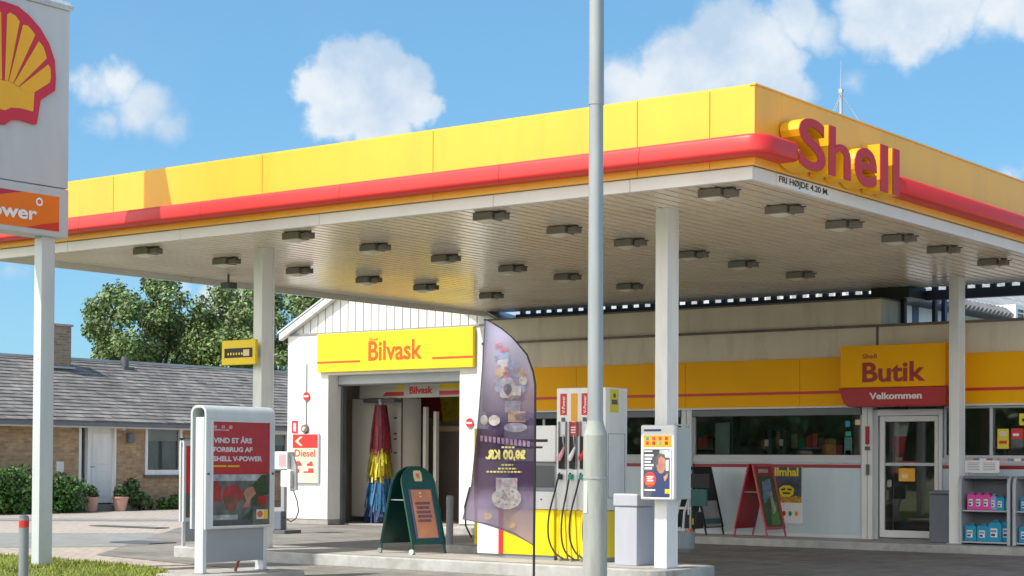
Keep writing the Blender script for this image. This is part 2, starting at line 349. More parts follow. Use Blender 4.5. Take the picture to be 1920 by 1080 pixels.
# ================================================================== SETTING
def sheet(name, pts, z, m, lab):
    o = MB().poly([(x, y, z) for x, y in pts], m).build(name); o['kind'] = 'structure'; return o
sheet('ground', [(-500,-500),(500,-500),(500,500),(-500,500)], -.03, 'lawn', '')
sheet('pavement', [(-28.2,-3.4),(-14,-.9),(-12.0,-.2),(-10.7,-.3),(-8.7,-.56),(-7.6,-.95),(-5.8,-2.2),(-3.5,-5),(-3.5,-40),(40,-40),(40,30),(-28.2,30)], -.012, 'pink_pavers', '')
sheet('forecourt', [(-11.6,1.2),(-6,-.1),(8,-.1),(30,-.1),(30,11.4),(-12.6,11.4),(-12.6,13),(-18.4,13),(-18.4,9)], -.006, 'pavers', '')
sheet('road', [(-40,-19),(-37.5,-21.5),(-15.2,.6),(-13.2,3.0),(-12,4.2),(-14.8,8.6),(-16.6,6.9),(-22,2.0)], -.008, 'asphalt', '')
sheet('path', [(-29.5,6.4),(-28.2,5.0),(-19.6,12.9),(-19.6,14.6)], -.004, 'asphalt', '')
g = MB()
g.box(-14.35,-13.35,3.75,4.35,-.003,.012,'dark_grey')  # thin dark slab lying on the asphalt
tag(g.build('dark_patch'), 'dark flat patch in the pale asphalt left of the kerb island', 'drain grate')
g = MB(); g.box(-20.3,-18.2,8.2,8.55,-.003,.01,'dark_grey')  # long thin dark slab across the paving
tag(g.build('dark_patch'), 'long dark strip crossing the paving in front of the brick house', 'drain grate')

def kerb_island(name, x0, x1, y0, y1, h):
    r = .35; pts = []
    for cx, cy, a0 in ((x1-r, y0+r, -90), (x1-r, y1-r, 0), (x0+r, y1-r, 90), (x0+r, y0+r, 180)):
        for k in range(7): a = R(a0 + k*15); pts.append((cx+r*math.cos(a), cy+r*math.sin(a), -.01))
    mb = MB(); mb.prism(pts, (0,0,h+.01), 'kerb')
    inn = [(x, y) for x, y, _ in pts]; cx = (x0+x1)/2; cy = (y0+y1)/2
    q = [(cx+(x-cx)*(1-.3/(x1-x0)), cy+(y-cy)*(1-.3/(y1-y0)), h+.004) for x, y in inn]
    mb.poly(q, 'concrete')
    o = mb.build(name, bevel=.015); o['kind'] = 'structure'; return o
kerb_island('pavement', -10.45, -2.02, 1.48, 2.95, .15)
kerb_island('pavement', -8.25, -5.2, 5.0, 6.3, .12)
o = MB().box(-12.6, 12, 10.35, 11.6, -.01, .12, 'kerb').build('pavement', bevel=.012); o['kind'] = 'structure'
# concrete pad of the display, set in the verge
o = MB().box(-6.75,-5.9,-1.95,-.35,-.02,.085,'concrete').build('pavement', bevel=.02); o['kind'] = 'structure'
# grass verge
vp = [(-40,-14),(-28.2,-3.5),(-14,-1.0),(-12.0,-.3),(-10.7,-.38),(-8.7,-.62),(-7.6,-1.02),(-6.9,-1.6),(-5.85,-2.3),(-3.6,-5.2),(-3.6,-40),(-40,-40)]
vb = MB(); vb.prism([(x,y,-.02) for x,y in vp], (0,0,.07), 'lawn'); o = vb.build('terrain'); o['kind'] = 'structure'
def inside(x, y, P):
    c = False
    for i in range(len(P)):
        (x1,y1),(x2,y2) = P[i],P[i-1]
        if (y1>y) != (y2>y) and x < (x2-x1)*(y-y1)/(y2-y1)+x1: c = not c
    return c
rnd = random.Random(3); vs = []; fs = []
k = 0
while k < 34000:
    x = rnd.uniform(-13.5, -4.0); y = rnd.uniform(-6.2, -.2)
    if not inside(x, y, vp): continue
    if -6.8 < x < -5.85 and -2.0 < y < -.3: continue
    h = rnd.uniform(.02,.055); a = rnd.uniform(0, 6.28); w = rnd.uniform(.004,.009); dx = math.cos(a)*w; dy = math.sin(a)*w; lx = rnd.gauss(0,.02); ly = rnd.gauss(0,.02)
    b = len(vs); vs += [(x-dx,y-dy,.045),(x+dx,y+dy,.045),(x+lx,y+ly,.05+h)]; fs.append((b,b+1,b+2)); k += 1
g = MB().raw(vs, fs, 'grass_blade').build('grass'); g['kind'] = 'stuff'; g['label'] = 'short mown sunlit grass on the verge at the lower left'; g['category'] = 'grass'
# a wood across the street, seen only mirrored in the shop windows
mb = MB(); rnd = random.Random(5)
cl = [((x, -46 + rnd.uniform(-4,4) - abs(x+30)*.1, rnd.uniform(.8,4.0)), rnd.uniform(1.8,2.8)) for x in range(-75, 20, 2) for _q in range(2)]
leaves(mb, cl, 26000, .5, 'tree_leaf', rnd)
o = mb.build('woodland'); o['kind'] = 'stuff'; o['label'] = 'dark green wood mirrored in the shop windows'; o['category'] = 'woodland'

# ================================================================== CANOPY
XL, YW, ZT, ZB = -12.78, 12.29, 5.25, 4.44
can = thing('station_canopy', 'large flat filling station canopy with yellow fascia and red bumper band', 'canopy', (-6.39, 6.15, 0))
mb = MB(); mb.box(XL+.07, -.07, .07, YW-.07, 4.46, 5.16, 'trim_white'); mb.build('roof', can)
mb = MB()
x = XL+.1
while x < -.11:
    mb.box(x, min(x+.15, -.125), .1, YW-.02, 4.40, 4.416, 'soffit_white'); x += .19
mb.poly([(XL+.08,.08,4.43),(XL+.08,YW,4.43),(-.08,YW,4.43),(-.08,.08,4.43)], 'groove')
mb.build('soffit', can, bevel=.003, seg=1)
def panels(name, a, b, joints, fn, m='fascia_yellow'):
    mb = MB(); e = [a] + joints + [b]
    for i in range(len(e)-1):
        fn(mb, e[i]+.004, e[i+1]-.004, m)
    return mb.build(name, can, bevel=.004)
panels('fascia', XL, 0, [-9.87,-7.03,-4.24,-1.42,-.53], lambda q,a,b,m: q.box(a,b,0,.05,ZB,ZT,m))
panels('fascia', .0, YW, [.57,3.4,6.36,9.3], lambda q,a,b,m: q.box(-.05,0,max(a,.054),b,ZB,ZT,m))
panels('fascia', 0, YW, [3,6,9], lambda q,a,b,m: q.box(XL,XL+.05,max(a,.054),b,ZB,ZT,m))
mb = MB(); mb.box(XL+.06,-.06,YW-.06,YW,4.42,ZT,'trim_white'); mb.build('fascia', can)
mb = MB(); mb.box(XL-.01,-.06,.012,.07,ZT,ZT+.018,'fascia_yellow'); mb.box(-.06,.01,-.01,YW,ZT,ZT+.018,'fascia_yellow'); mb.build('edge_cap', can)
# white edge strip below the fascia
for nm, e, f in (('f', [XL+.06,-10.9,-8.6,-6.1,-3.4,-1.55,-.06], 0), ('r', [.06,3.05,5.9,8.8,YW], 1), ('l', [.12,4,8,YW], 2)):
    mb = MB()
    for i in range(len(e)-1):
        a, b = e[i]+.003, e[i+1]-.003
        if f == 0: mb.box(a, b, .06, .12, 4.30, 4.437, 'trim_white')
        elif f == 1: mb.box(-.12, -.06, max(a,.123), b, 4.30, 4.437, 'trim_white')
        else: mb.box(XL+.06, XL+.12, max(a,.123), b, 4.30, 4.437, 'trim_white')
    mb.build('edge_strip', can, bevel=.004)
# red bumper band swept along the fascia
prof = [(0,4.515),(.195,4.515),(.222,4.521),(.238,4.537),(.241,4.56),(.222,4.68),(.212,4.705),(.19,4.72),(.16,4.724),(0,4.725)]
def sweep(path, nrm, name, joints=()):
    mb = MB(); v = []
    for (x, y), (nx, ny) in zip(path, nrm):
        for o_, z in prof: v.append((x+nx*o_, y+ny*o_, z))
    n = len(prof); fs = [(i*n+j, (i+1)*n+j, (i+1)*n+j+1, i*n+j+1) for i in range(len(path)-1) for j in range(n-1)]
    mb.raw(v, fs, 'bumper_red', True); mb.poly(v[:n], 'bumper_red'); mb.poly(v[-n:][::-1], 'bumper_red')
    return mb.build(name, can)
seams = [XL-.0,-10.3,-7.9,-5.5,-3.1,-1.25]
for i in range(len(seams)-1):
    sweep([(seams[i]+.003,0),(seams[i+1]-.003,0)], [(0,-1)]*2, 'bumper')
cp = [(seams[-1]+.003,0),(-.12,0)]; cn = [(0,-1),(0,-1)]
for k in range(1,9):
    a = R(-90+k*90/8); cp.append((-.02+.02*math.cos(a), .02+.02*math.sin(a))); cn.append((math.cos(a), math.sin(a)))
cp.append((0,.52)); cn.append((1,0)); sweep(cp, cn, 'bumper')
sweep([(0,3.12),(0,3.17),(0,7.5)], [(.75,0),(1,0),(1,0)], 'bumper'); sweep([(0,7.506),(0,YW)], [(1,0)]*2, 'bumper')
sweep([(XL,YW),(XL,0)], [(-1,0)]*2, 'bumper')
# big letters
for ch, y0, y1, z0, z1 in (('S',.49,1.09,4.455,5.0),('h',1.17,1.69,4.47,5.0),('e',1.79,2.35,4.455,4.885),('l',2.445,2.645,4.463,4.99),('l',2.775,2.95,4.463,4.99)):
    mb = MB()
    text(mb, ch, (.25, y0, z0), Y_, y1-y0, z1-z0, 'dark_letter' if 0 else 'letter_red', bold=.018, depth=.012)
    mb.build('letter_face', can)
    mb = MB(); text(mb, ch, (.243, y0, z0), Y_, y1-y0, z1-z0, 'letter_yellow', bold=.018, depth=.22)
    mb.build('letter', can)
mb = MB(); plate(mb, (-.056,.58,4.306), Y_, 1.22, .125, 'white'); text(mb, 'FRI HØJDE 4.20 M.', (-.052,.62,4.326), Y_, 1.14, .088, 'black', bold=.02); mb.build('clearance_notice', can)
# columns
def column(x, y, z0, group=True):
    mb = MB(); mb.box(x-.085, x+.085, y-.12, y+.10, z0, 4.402, 'white_paint')
    c = mb.build('column', can, bevel=.008)
    mb = MB(); mb.box(x-.12, x+.12, y-.17, y+.17, z0, z0+.012, 'steel'); mb.build('base_plate', c)
    mb = MB(); mb.cyl((x+.07, y+.125, z0), (x+.07, y+.125, 4.40), .016, .016, 'white_paint', 10); mb.build('conduit', c)
    return c
column(-2.245, 1.94, .152); column(-8.93, 1.94, .152); column(-2.34, 10.9, .12)

# ceiling lights, 4 x 6
def light_proto():
    r = thing('ceiling_light', 'x', 'ceiling light', (0,0,0), 'floodlights hung under the canopy')
    mb = MB(); mb.box(-.21,.07,-.12,.12,-.105,-.012,'lamp_housing'); mb.build('housing', r, bevel=.012)
    mb = MB(); mb.box(.09,.21,-.075,.075,-.10,-.03,'lamp_housing'); mb.box(.07,.09,-.04,.04,-.085,-.04,'dark_grey'); mb.build('gear_box', r, bevel=.008)
    mb = MB(); mb.box(-.19,.04,-.10,.10,-.012,0,'dark_grey'); mb.box(.11,.19,-.03,.03,-.03,0,'dark_grey'); mb.box(.19,.27,-.006,.006,-.045,-.03,'dark_grey'); mb.build('bracket', r)
    v = []; f = []; n = 8
    for i in range(n+1):
        for j in range(n+1):
            a = -1+2*i/n; b = -1+2*j/n; v.append((-.07+.125*a, .105*b, -.106-.04*max(0,1-a*a)**.8*max(0,1-b*b)**.8))
    for i in range(n):
        for j in range(n): k = i*(n+1)+j; f.append((k,k+1,k+n+2,k+n+1))
    mb = MB(); mb.raw(v, f, 'lens', True); mb.build('lens', r); return r
m = mat('lens', (.75,.71,.60), .06, var=.05, spec=.8); M['lens'] = m
M['letter_red'] = mat('letter_red', (.56,.035,.045), .5, var=.05, spec=.25)
FX = [-.95,-4.08,-7.27,-10.2]; FY = [.93,2.45,4.0,5.62,7.08,8.9]
ordn = ['front','second','third','fourth','fifth','back']; cold = ['by the lettered right edge','just right of the tall lamp post' ,'left of the tall lamp post','nearest the far left edge']
lp = light_proto(); first = True
for i, x in enumerate(FX):
    for j, y in enumerate(FY):
        lab = '%s floodlight of the row %s under the canopy' % (ordn[j], ['running along the lettered right edge','crossed by the tall lamp post','next to the leftmost row','furthest left'][i])
        if first: lp.location = (x, y, 4.40); lp['label'] = lab; first = False
        else: copy_tree(lp, (x, y, 4.40), lab)
mb = MB(); mb.cyl((-11.9,4.1,4.26),(-11.9,4.1,4.40),.02,.02,'dark_grey',8); mb.box(-12.0,-11.8,4.02,4.2,4.17,4.27,'dark_grey')
tag(mb.build('speaker', bevel=.01), 'small dark loudspeaker hanging at the left canopy edge', 'speaker')
# antenna
a = thing('antenna', 'thin guyed radio mast standing on the canopy roof', 'antenna', (-1.49,5.0,5.16))
mb = MB(); mb.cyl((-1.49,5,5.16),(-1.49,5,6.28),.028,.022,'steel',8); mb.build('mast', a)
mb = MB(); mb.cyl((-1.49,5,6.28),(-1.49,5,6.64),.008,.004,'steel',6); mb.build('whip', a)
for dx, dy in ((-.7,.3),(.6,.2),(.1,-.8)):
    mb = MB(); mb.tube([(-1.49,5,6.22),(-1.49+dx,5+dy,5.2)], .005, 'steel', 5); mb.build('guy_wire', a)
mb = MB(); mb.box(-1.515,-1.465,4.975,5.025,6.22,6.27,'steel'); mb.build('clamp', a)
# small yellow board on the left column
a = thing('yellow_notice', 'yellow notice board with a black strip on the left canopy column', 'notice board', (-9.1,1.62,2.9))
mb = MB(); mb.box(-9.46,-8.79,1.64,1.70,2.74,3.09,'sign_yellow'); mb.build('board', a, bevel=.01)
mb = MB(); flat(mb, (-9.46,1.64,2.74), X_, [(.06,.1),(.62,.1),(.62,.235),(.06,.235)], 'black'); 
for q in range(6): flat(mb, (-9.46,1.64,2.74), X_, ell(.14+q*.055,.155,.016,.02,8), 'sign_yellow', .006)
flat(mb, (-9.46,1.64,2.74), X_, [(.44,.12),(.56,.12),(.56,.21),(.44,.21)], 'cream', .006); mb.build('strip', a)
mb = MB(); mb.box(-9.0,-8.86,1.70,1.80,2.85,2.95,'steel'); mb.build('bracket', a)

# ================================================================== PYLON SIGN
py = thing('pylon_sign', 'tall white and grey pylon sign with a red and yellow scallop emblem at left edge', 'pylon sign', (-9.57,-2.18,0))
FXx = -9.42; yc = -2.18
mb = MB(); mb.box(-9.72,FXx,-3.24,-1.12,4.89,7.20,'sign_grey'); mb.build('cabinet', py, bevel=.012)
mb = MB(); mb.box(-9.73,FXx+.012,-3.25,-1.115,4.245,4.88,'sign_grey'); mb.build('lower_cabinet', py, bevel=.02, seg=3)
mb = MB()
pr = [(-.33,7.20),(-.33,7.26),(-.26,7.33),(-.05,7.33),(.03,7.26),(.03,7.20)]
mb.prism([(FXx+a,-3.28,z) for a,z in pr][::-1], (0,2.2,0), 'galvanised'); mb.build('cap', py, bevel=.008)
for y in (-1.48, -3.09):
    mb = MB(); mb.box(-9.63,-9.48,y,y+.21,.0,4.25,'unit_grey'); mb.build('post', py, bevel=.006)
# scallop emblem (half outline mirrored about yc)
half = [(0,7.09),(.12,7.085),(.22,7.075),(.38,7.0),(.56,6.87),(.70,6.70),(.79,6.50),(.81,6.27),(.80,6.115),(.575,5.955),(.52,5.64),(.48,5.635),(.30,5.655),(.15,5.64),(.04,5.56)]
pts = [(yc+a, z) for a, z in half] + [(yc-a, z) for a, z in half[:0:-1]]
mb = MB(); mb.prism([(FXx, y, z) for y, z in pts][::-1], (.05,0,0), 'emblem_red'); mb.build('emblem', py, bevel=.004)
M['emblem_red'] = mat('emblem_red', (.55,.02,.045), .4, var=.04); M['emblem_yellow'] = mat('emblem_yellow', (.80,.40,.01), .4, var=.04)
mb = MB(); xf = FXx+.054
# yellow: base fan + eight ribs
body = [(0,6.02),(.14,6.08),(.26,6.035),(.47,6.035),(.50,5.99),(.455,5.79),(.30,5.80),(.14,5.79),(.05,5.74)]
body = [(0,6.10),(.07,6.11),(.145,6.10),(.225,6.07),(.315,6.02),(.47,6.035),(.455,5.79),(.28,5.80),(.12,5.785),(.03,5.735)]
mb.poly([(xf, yc+a, z) for a, z in body] + [(xf, yc-a, z) for a, z in body[::-1]], 'emblem_yellow')
ribs = [[(.02,6.11),(.045,6.94),(.09,6.97),(.165,6.95),(.235,6.89),(.07,6.11)],
        [(.08,6.105),(.285,6.86),(.36,6.86),(.42,6.82),(.475,6.765),(.145,6.095)],
        [(.155,6.09),(.53,6.70),(.60,6.64),(.64,6.56),(.655,6.50),(.225,6.065)],
        [(.235,6.06),(.68,6.43),(.715,6.39),(.725,6.27),(.705,6.20),(.47,6.037),(.315,6.018)]]
for rb in ribs:
    for s_ in (1,-1): 
        q = [(xf+.0, yc+s_*a, z) for a, z in rb]; mb.poly(q if s_ < 0 else q[::-1], 'emblem_yellow')
mb.build('emblem_ribs', py)
# lower poster strip
mb = MB(); x = FXx+.016; p0 = (x,-3.09,4.32)
flat(mb, p0, Y_, [(0,0),(1.815,0),(1.815,.445),(0,.445)], 'orange', 0)
flat(mb, p0, Y_, [(0,.445),(0,.30),(.4,.22),(.9,.37),(1.25,.445)], 'magenta', .003)
flat(mb, p0, Y_, [(1.3,0),(1.815,0),(1.815,.12),(1.55,.065)], 'red', .003)
text(mb, 'V-Power', (x+.006,-2.82,4.42), Y_, 1.2, .17, 'white', bold=.03)
ring = []
oc = ell(1.5,.345,.055,.055,24); ic = ell(1.5,.345,.03,.03,24)
for i in range(24):
    k = (i+1)%24; flat(mb, p0, Y_, [ic[i],oc[i],oc[k],ic[k]], 'white', .006)
mb.build('strip_poster', py)

# ================================================================== LAMP POST
lm = thing('street_lamp', 'tall grey lamp post with a thicker lower tube standing in the foreground', 'street lamp', (.66,-3.84,0))
lx = lambda z: (.6614+(.7105-.6614)*z/5.15, -3.843-(.0864)*z/5.15, z)
mb = MB(); mb.tube([lx(0),lx(1.62)], [.101,.097], 'lamp_paint', 28); mb.build('lower_tube', lm)
mb = MB(); mb.tube([lx(1.62),lx(1.72),lx(1.74)], [.097,.068,.066], 'lamp_paint', 28); mb.build('collar', lm)
mb = MB(); mb.tube([lx(1.74),lx(4.3)], [.064,.058], 'lamp_galv', 28); M['lamp_galv'] = mat('lamp_galv', (.33,.36,.37), .42, metal=.35, var=.08, scale=4, streak=True, dirt=.15)
mb.mats = ['lamp_galv']; mb.build('upper_tube', lm)
mb = MB(); mb.tube([lx(4.3),lx(4.34),lx(9)], [.063,.063,.045], 'lamp_galv', 28); mb.build('pole_top', lm)
mb = MB(); mb.tube([lx(1.27),lx(1.285)], [.1025,.1025], 'steel', 28); mb.build('strap', lm)
mb = MB(); mb.box(.46,.9,-4.9,-3.8,8.95,9.1,'unit_grey'); mb.build('lamp_head', lm, bevel=.04)
p = Vector(lx(1.15)); 
mb = MB()
for k in range(6):
    a0 = R(-125+k*5); a1 = R(-120+k*5)
    mb.poly([p+Vector((math.cos(a0)*.1005,math.sin(a0)*.1005,-.16)), p+Vector((math.cos(a1)*.1005,math.sin(a1)*.1005,-.16)), p+Vector((math.cos(a1)*.1,math.sin(a1)*.1,.10)), p+Vector((math.cos(a0)*.1,math.sin(a0)*.1,.10))], 'sticker')
M['sticker'] = mat('sticker', (.44,.50,.46), .5); mb.build('sticker', lm)

# bollard with red band in the verge
b = thing('bollard', 'dark steel bollard with a red reflective band in the grass', 'bollard', (-6.72,-3.82,0))
mb = MB(); mb.cyl((-6.72,-3.82,0),(-6.72,-3.82,.78),.052,.052,'mid_grey',20); mb.build('post', b)
mb = MB(); mb.cyl((-6.72,-3.82,.67),(-6.72,-3.82,.745),.054,.054,'red',20); mb.build('reflective_band', b)
mb = MB(); mb.cyl((-6.72,-3.82,.78),(-6.72,-3.82,.80),.054,.03,'dark_grey',20); mb.build('cap', b)
b = thing('bollard', 'plain grey steel bollard behind the green sandwich board', 'bollard', (-8.12,5.16,0))
mb = MB(); mb.cyl((-8.12,5.16,.1),(-8.12,5.16,.85),.055,.055,'mid_grey',20); mb.build('post', b)
mb = MB(); mb.cyl((-8.12,5.16,.85),(-8.12,5.16,.87),.055,.035,'mid_grey',20); mb.build('cap', b)

# ================================================================== POSTER DISPLAY
def display(name, label, x1, y0, y1, dx, ztop, zb, full=True, group=None):
    d = thing(name, label, 'poster display', (x1-dx/2, (y0+y1)/2, .08)); x0 = x1-dx
    r = .10; arc = [(x1-r+r*math.cos(R(a)), ztop-r+r*math.sin(R(a))) for a in range(0,91,15)] + [(x0+r+r*math.cos(R(a)), ztop-r+r*math.sin(R(a))) for a in range(90,181,15)]
    outer = [(x1,zb)] + arc + [(x0,zb)]
    r2 = .07; t = .03; x1i, x0i = x1-t, x0+t
    arc2 = [(x1i-r2+r2*math.cos(R(a)), ztop-t-r2+r2*math.sin(R(a))) for a in range(0,91,15)] + [(x0i+r2+r2*math.cos(R(a)), ztop-t-r2+r2*math.sin(R(a))) for a in range(90,181,15)]
    inner = [(x1i,zb)] + arc2 + [(x0i,zb)]
    mb = MB()
    for i in range(len(outer)-1):
        a,b,c,e = outer[i],outer[i+1],inner[i+1],inner[i]
        mb.poly([(a[0],y0,a[1]),(a[0],y1,a[1]),(b[0],y1,b[1]),(b[0],y0,b[1])], 'unit_grey', True)
        mb.poly([(e[0],y0,e[1]),(c[0],y0,c[1]),(c[0],y1,c[1]),(e[0],y1,e[1])], 'unit_grey', True)
        mb.poly([(a[0],y0,a[1]),(b[0],y0,b[1]),(c[0],y0,c[1]),(e[0],y0,e[1])], 'unit_grey')
        mb.poly([(a[0],y1,a[1]),(e[0],y1,e[1]),(c[0],y1,c[1]),(b[0],y1,b[1])], 'unit_grey')
    for xx in (x1, x0i):
        mb.poly([(xx,y0,zb),(xx-t,y0,zb),(xx-t,y1,zb),(xx,y1,zb)], 'unit_grey')
    mb.build('shell_frame' if 0 else 'frame', d)
    for y in (y0+.01, y1-.13):
        mb = MB(); mb.box(x0+.07,x1-.05,y,y+.06,.085,ztop-.14,'unit_grey'); mb.box(x0+.05,x1-.03,y-.02,y+.08,.085,.10,'steel'); mb.build('post', d, bevel=.005)
    mb = MB(); mb.box(x1-.11,x1-.05,y0+.075,y1-.135,.21,zb+.06,'mid_panel'); mb.build('lower_panel', d, bevel=.006)
    mb = MB(); mb.box(x1-.1,x1-.06,y0+.075,y1-.135,zb+.06,ztop-.16,'dark_grey'); mb.build('core', d)
    return d
M['mid_panel'] = mat('mid_panel', (.27,.30,.33), .45, var=.05, dirt=.1)
d = display('poster_display', 'freestanding grey poster display with a red prize draw poster by the grass', -6.2, -1.69, -.575, .26, 2.035, .60)
mb = MB(); mb.tube([(-6.32,-1.1,.09),(-6.3,-1.05,.24)], .018, 'cable_red', 8); M['cable_red'] = mat('cable_red', (.30,.07,.03), .5); mb.mats = ['cable_red']; mb.build('cable', d)
py0, pz0, pw, ph = -1.60, .635, .92, 1.21
def PP(zx, zy): return ((zx-72)/506*pw, (1-(zy-52)/963)*ph)
o3 = (-6.196, py0, pz0)
mb = MB()
flat(mb, o3, Y_, [PP(*q) for q in ((72,1015),(578,1015),(578,52),(72,52))], 'red_poster', 0)
def q4(a,b,c,e): return [PP(a,e),PP(c,e),PP(c,b),PP(a,b)]
flat(mb, o3, Y_, q4(72,540,578,1015), 'photo_grey', .002)
flat(mb, o3, Y_, q4(72,540,578,600), 'photo_sky', .004)
flat(mb, o3, Y_, q4(72,915,300,960), 'photo_sky', .005)
flat(mb, o3, Y_, q4(72,960,578,1015), 'dark_grey', .004)
flat(mb, o3, Y_, [PP(*q) for q in ((72,610),(72,780),(150,790),(150,660),(120,600))][::-1], 'poster_car', .005)
flat(mb, o3, Y_, [PP(170+85+85*math.cos(t/10), 725+90*math.sin(t/10)) for t in range(0,63,4)][::-1], 'poster_car', .006)
flat(mb, o3, Y_, [PP(*q) for q in ((170,760),(200,870),(270,885),(300,800),(300,740))][::-1], 'poster_hand_shadow', .007)
flat(mb, o3, Y_, [PP(*q) for q in ((370,670),(430,655),(460,720),(410,770),(395,850),(330,850),(370,790),(345,720))][::-1], 'skin', .009)
flat(mb, o3, Y_, [PP(*q) for q in ((510,545),(578,540),(578,720),(500,760),(440,1000),(380,960),(330,960),(430,860),(420,800),(450,720),(430,640))][::-1], 'leaf_print', .008)
flat(mb, o3, Y_, q4(475,745,560,830), 'poster_car', .010)
flat(mb, o3, Y_, q4(430,840,578,1010), 'photo_grey', .011)
flat(mb, o3, Y_, q4(462,872,565,962), 'white', .012); flat(mb, o3, Y_, q4(530,872,565,962), 'sign_yellow', .014)
flat(mb, o3, Y_, [PP(494+26*math.cos(t/8), 915+32*math.sin(t/8)) for t in range(0,50,4)][::-1], 'orange', .014)
mb.build('poster', d)
mb = MB()
def T3(s_, a, b, c, e, m, bold=.03):
    (u0, v0), (u1, v1) = PP(a, e), PP(c, b); text(mb, s_, (o3[0]+.006, py0+u0, pz0+v0), Y_, u1-u0, v1-v0, m, bold=bold)
T3('VIND ET ÅRS', 80,185,420,250,'white',.045); T3('FORBRUG AF', 80,285,425,332,'white',.045); T3('SHELL V-POWER', 80,370,515,418,'white',.045)
T3('deltag i butikken', 80,448,310,474,'sign_yellow',.01) if 0 else None
for a_, b_ in ((80,195),(205,310)): flat(mb, (o3[0]+.006,py0,pz0), Y_, q4(a_,455,b_,470), 'sign_yellow', 0)
for a_ in (80,150,215): flat(mb, (o3[0]+.006,py0,pz0), Y_, q4(a_,85,a_+28,115), 'pale_print', 0)
flat(mb, (o3[0]+.006,py0,pz0), Y_, q4(80,122,215,134), 'pale_print', 0)
mb.build('lettering', d)
mb = MB(); mb.box(-6.199,-6.172,py0-.02,py0+pw+.02,pz0-.02,pz0,'unit_grey')
mb.box(-6.199,-6.172,py0-.02,py0+pw+.02,pz0+ph,pz0+ph+.02,'unit_grey'); mb.box(-6.199,-6.172,py0-.02,py0,pz0,pz0+ph,'unit_grey'); mb.box(-6.199,-6.172,py0+pw,py0+pw+.02,pz0,pz0+ph,'unit_grey')
mb.build('poster_frame', d)
mb = MB(); mb.poly([(-6.178,py0,pz0),(-6.178,py0+pw,pz0),(-6.178,py0+pw,pz0+ph),(-6.178,py0,pz0+ph)], 'clear_glass'); mb.build('glass', d)
for y in (-1.655,-.61):
    mb = MB(); mb.cyl((-6.20,y,1.24),(-6.185,y,1.24),.014,.014,'dark_grey',10); mb.build('lock', d)
for nm, c in (('red_poster',(.52,.02,.035)),('photo_grey',(.13,.14,.13)),('photo_sky',(.45,.50,.52)),('poster_car',(.40,.02,.02)),('poster_hand_shadow',(.20,.07,.04)),('pale_print',(.6,.4,.4))): M[nm] = mat(nm, c, .35, var=.12 if nm == 'red_poster' else .45, scale=7)
for ch in d.children:
    for i, mm in enumerate(ch.data.materials):
        pass
# second, lower display on the island end
d2 = display('poster_display', 'white edged poster display standing on the left end of the kerb island', -10.26, 1.68, 2.3, .10, 1.72, .5)
mb = MB(); plate(mb, (-10.256,1.72,.56), Y_, .60, 1.04, 'red_poster'); plate(mb, (-10.256,1.72,.56), Y_, .60, .35, 'dark_grey', .003); mb.build('poster', d2)

# ================================================================== FEATHER FLAG
fl = thing('feather_flag', 'translucent purple feather flag with mirrored yellow print in front of the pump', 'banner flag', (-1.80,-1.31,.0))
Lp = [(598,908),(692,903),(773,897),(908,884),(973,868)]
Rp = [(598,908),(602,918),(614,937),(635,962),(663,986),(696,998),(720,1002),(1021,1001)]
def itp(P, y):
    for (a, xa), (b, xb) in zip(P, P[1:]):
        if y <= b: return xa + (xb-xa)*(y-a)/(b-a)
    return P[-1][1]
fu = Vector((-.80,-.60,0)); fn = Vector((.6,-.8,0)); S = 185.
def fpt(x, y, out=0.):
    s_ = (1002-x)/S; z = .10 + (1105-y)/S
    wv = .022*math.sin(s_*15+z*1.7)*min(1, s_*2.2) + .012*math.sin(z*5+s_*6)
    return Vector((-1.80,-1.31,z)) + fu*s_ + fn*(wv+out)
vs = []; fs = []; NR, NC = 60, 16
for i in range(NR+1):
    t = i/NR
    for j in range(NC+1):
        c = j/NC
        yl = 598+(973-598)*t; yr = 598+(1021-598)*t
        xl = itp(Lp, yl); xr = itp(Rp, yr)
        y = yl+(yr-yl)*c - (6*math.sin(math.pi*c) if t > .9 else 0)*(t-.9)*10
        vs.append(fpt(xl+(xr-xl)*c, y))
for i in range(NR):
    for j in range(NC): k = i*(NC+1)+j; fs.append((k, k+NC+1, k+NC+2, k+1))
m = bpy.data.materials.new('flag_cloth'); m.use_nodes = True; t = m.node_tree; n = t.nodes; l = t.links; n.clear()
oo = n.new('ShaderNodeOutputMaterial'); c = n.new('ShaderNodeTexCoord'); sx = n.new('ShaderNodeSeparateXYZ'); l.new(c.outputs['Object'], sx.inputs[0])
z = n.new('ShaderNodeTexNoise'); z.inputs['Scale'].default_value = 2.5; z.inputs['Detail'].default_value = 4; l.new(c.outputs['Object'], z.inputs['Vector'])
a1 = n.new('ShaderNodeMath'); a1.operation = 'MULTIPLY_ADD'; l.new(z.outputs['Fac'], a1.inputs[0]); a1.inputs[1].default_value = .35; l.new(sx.outputs['Z'], a1.inputs[2])
mr_ = n.new('ShaderNodeMapRange'); l.new(a1.outputs[0], mr_.inputs['Value']); mr_.inputs['From Min'].default_value = .65; mr_.inputs['From Max'].default_value = 3.0
rp = n.new('ShaderNodeValToRGB'); l.new(mr_.outputs[0], rp.inputs['Fac']); e = rp.color_ramp.elements
e[0].position = 0; e[0].color = (.46,.33,.36,1); e[1].position = 1; e[1].color = (.62,.60,.84,1)
for p_, c_ in ((.13,(.30,.23,.33)),(.22,(.26,.20,.31)),(.30,(.085,.05,.10)),(.50,(.06,.04,.085)),(.56,(.12,.09,.17)),(.64,(.22,.18,.26)),(.76,(.36,.31,.40)),(.88,(.50,.46,.60))):
    q = e.new(p_); q.color = (*c_, 1)
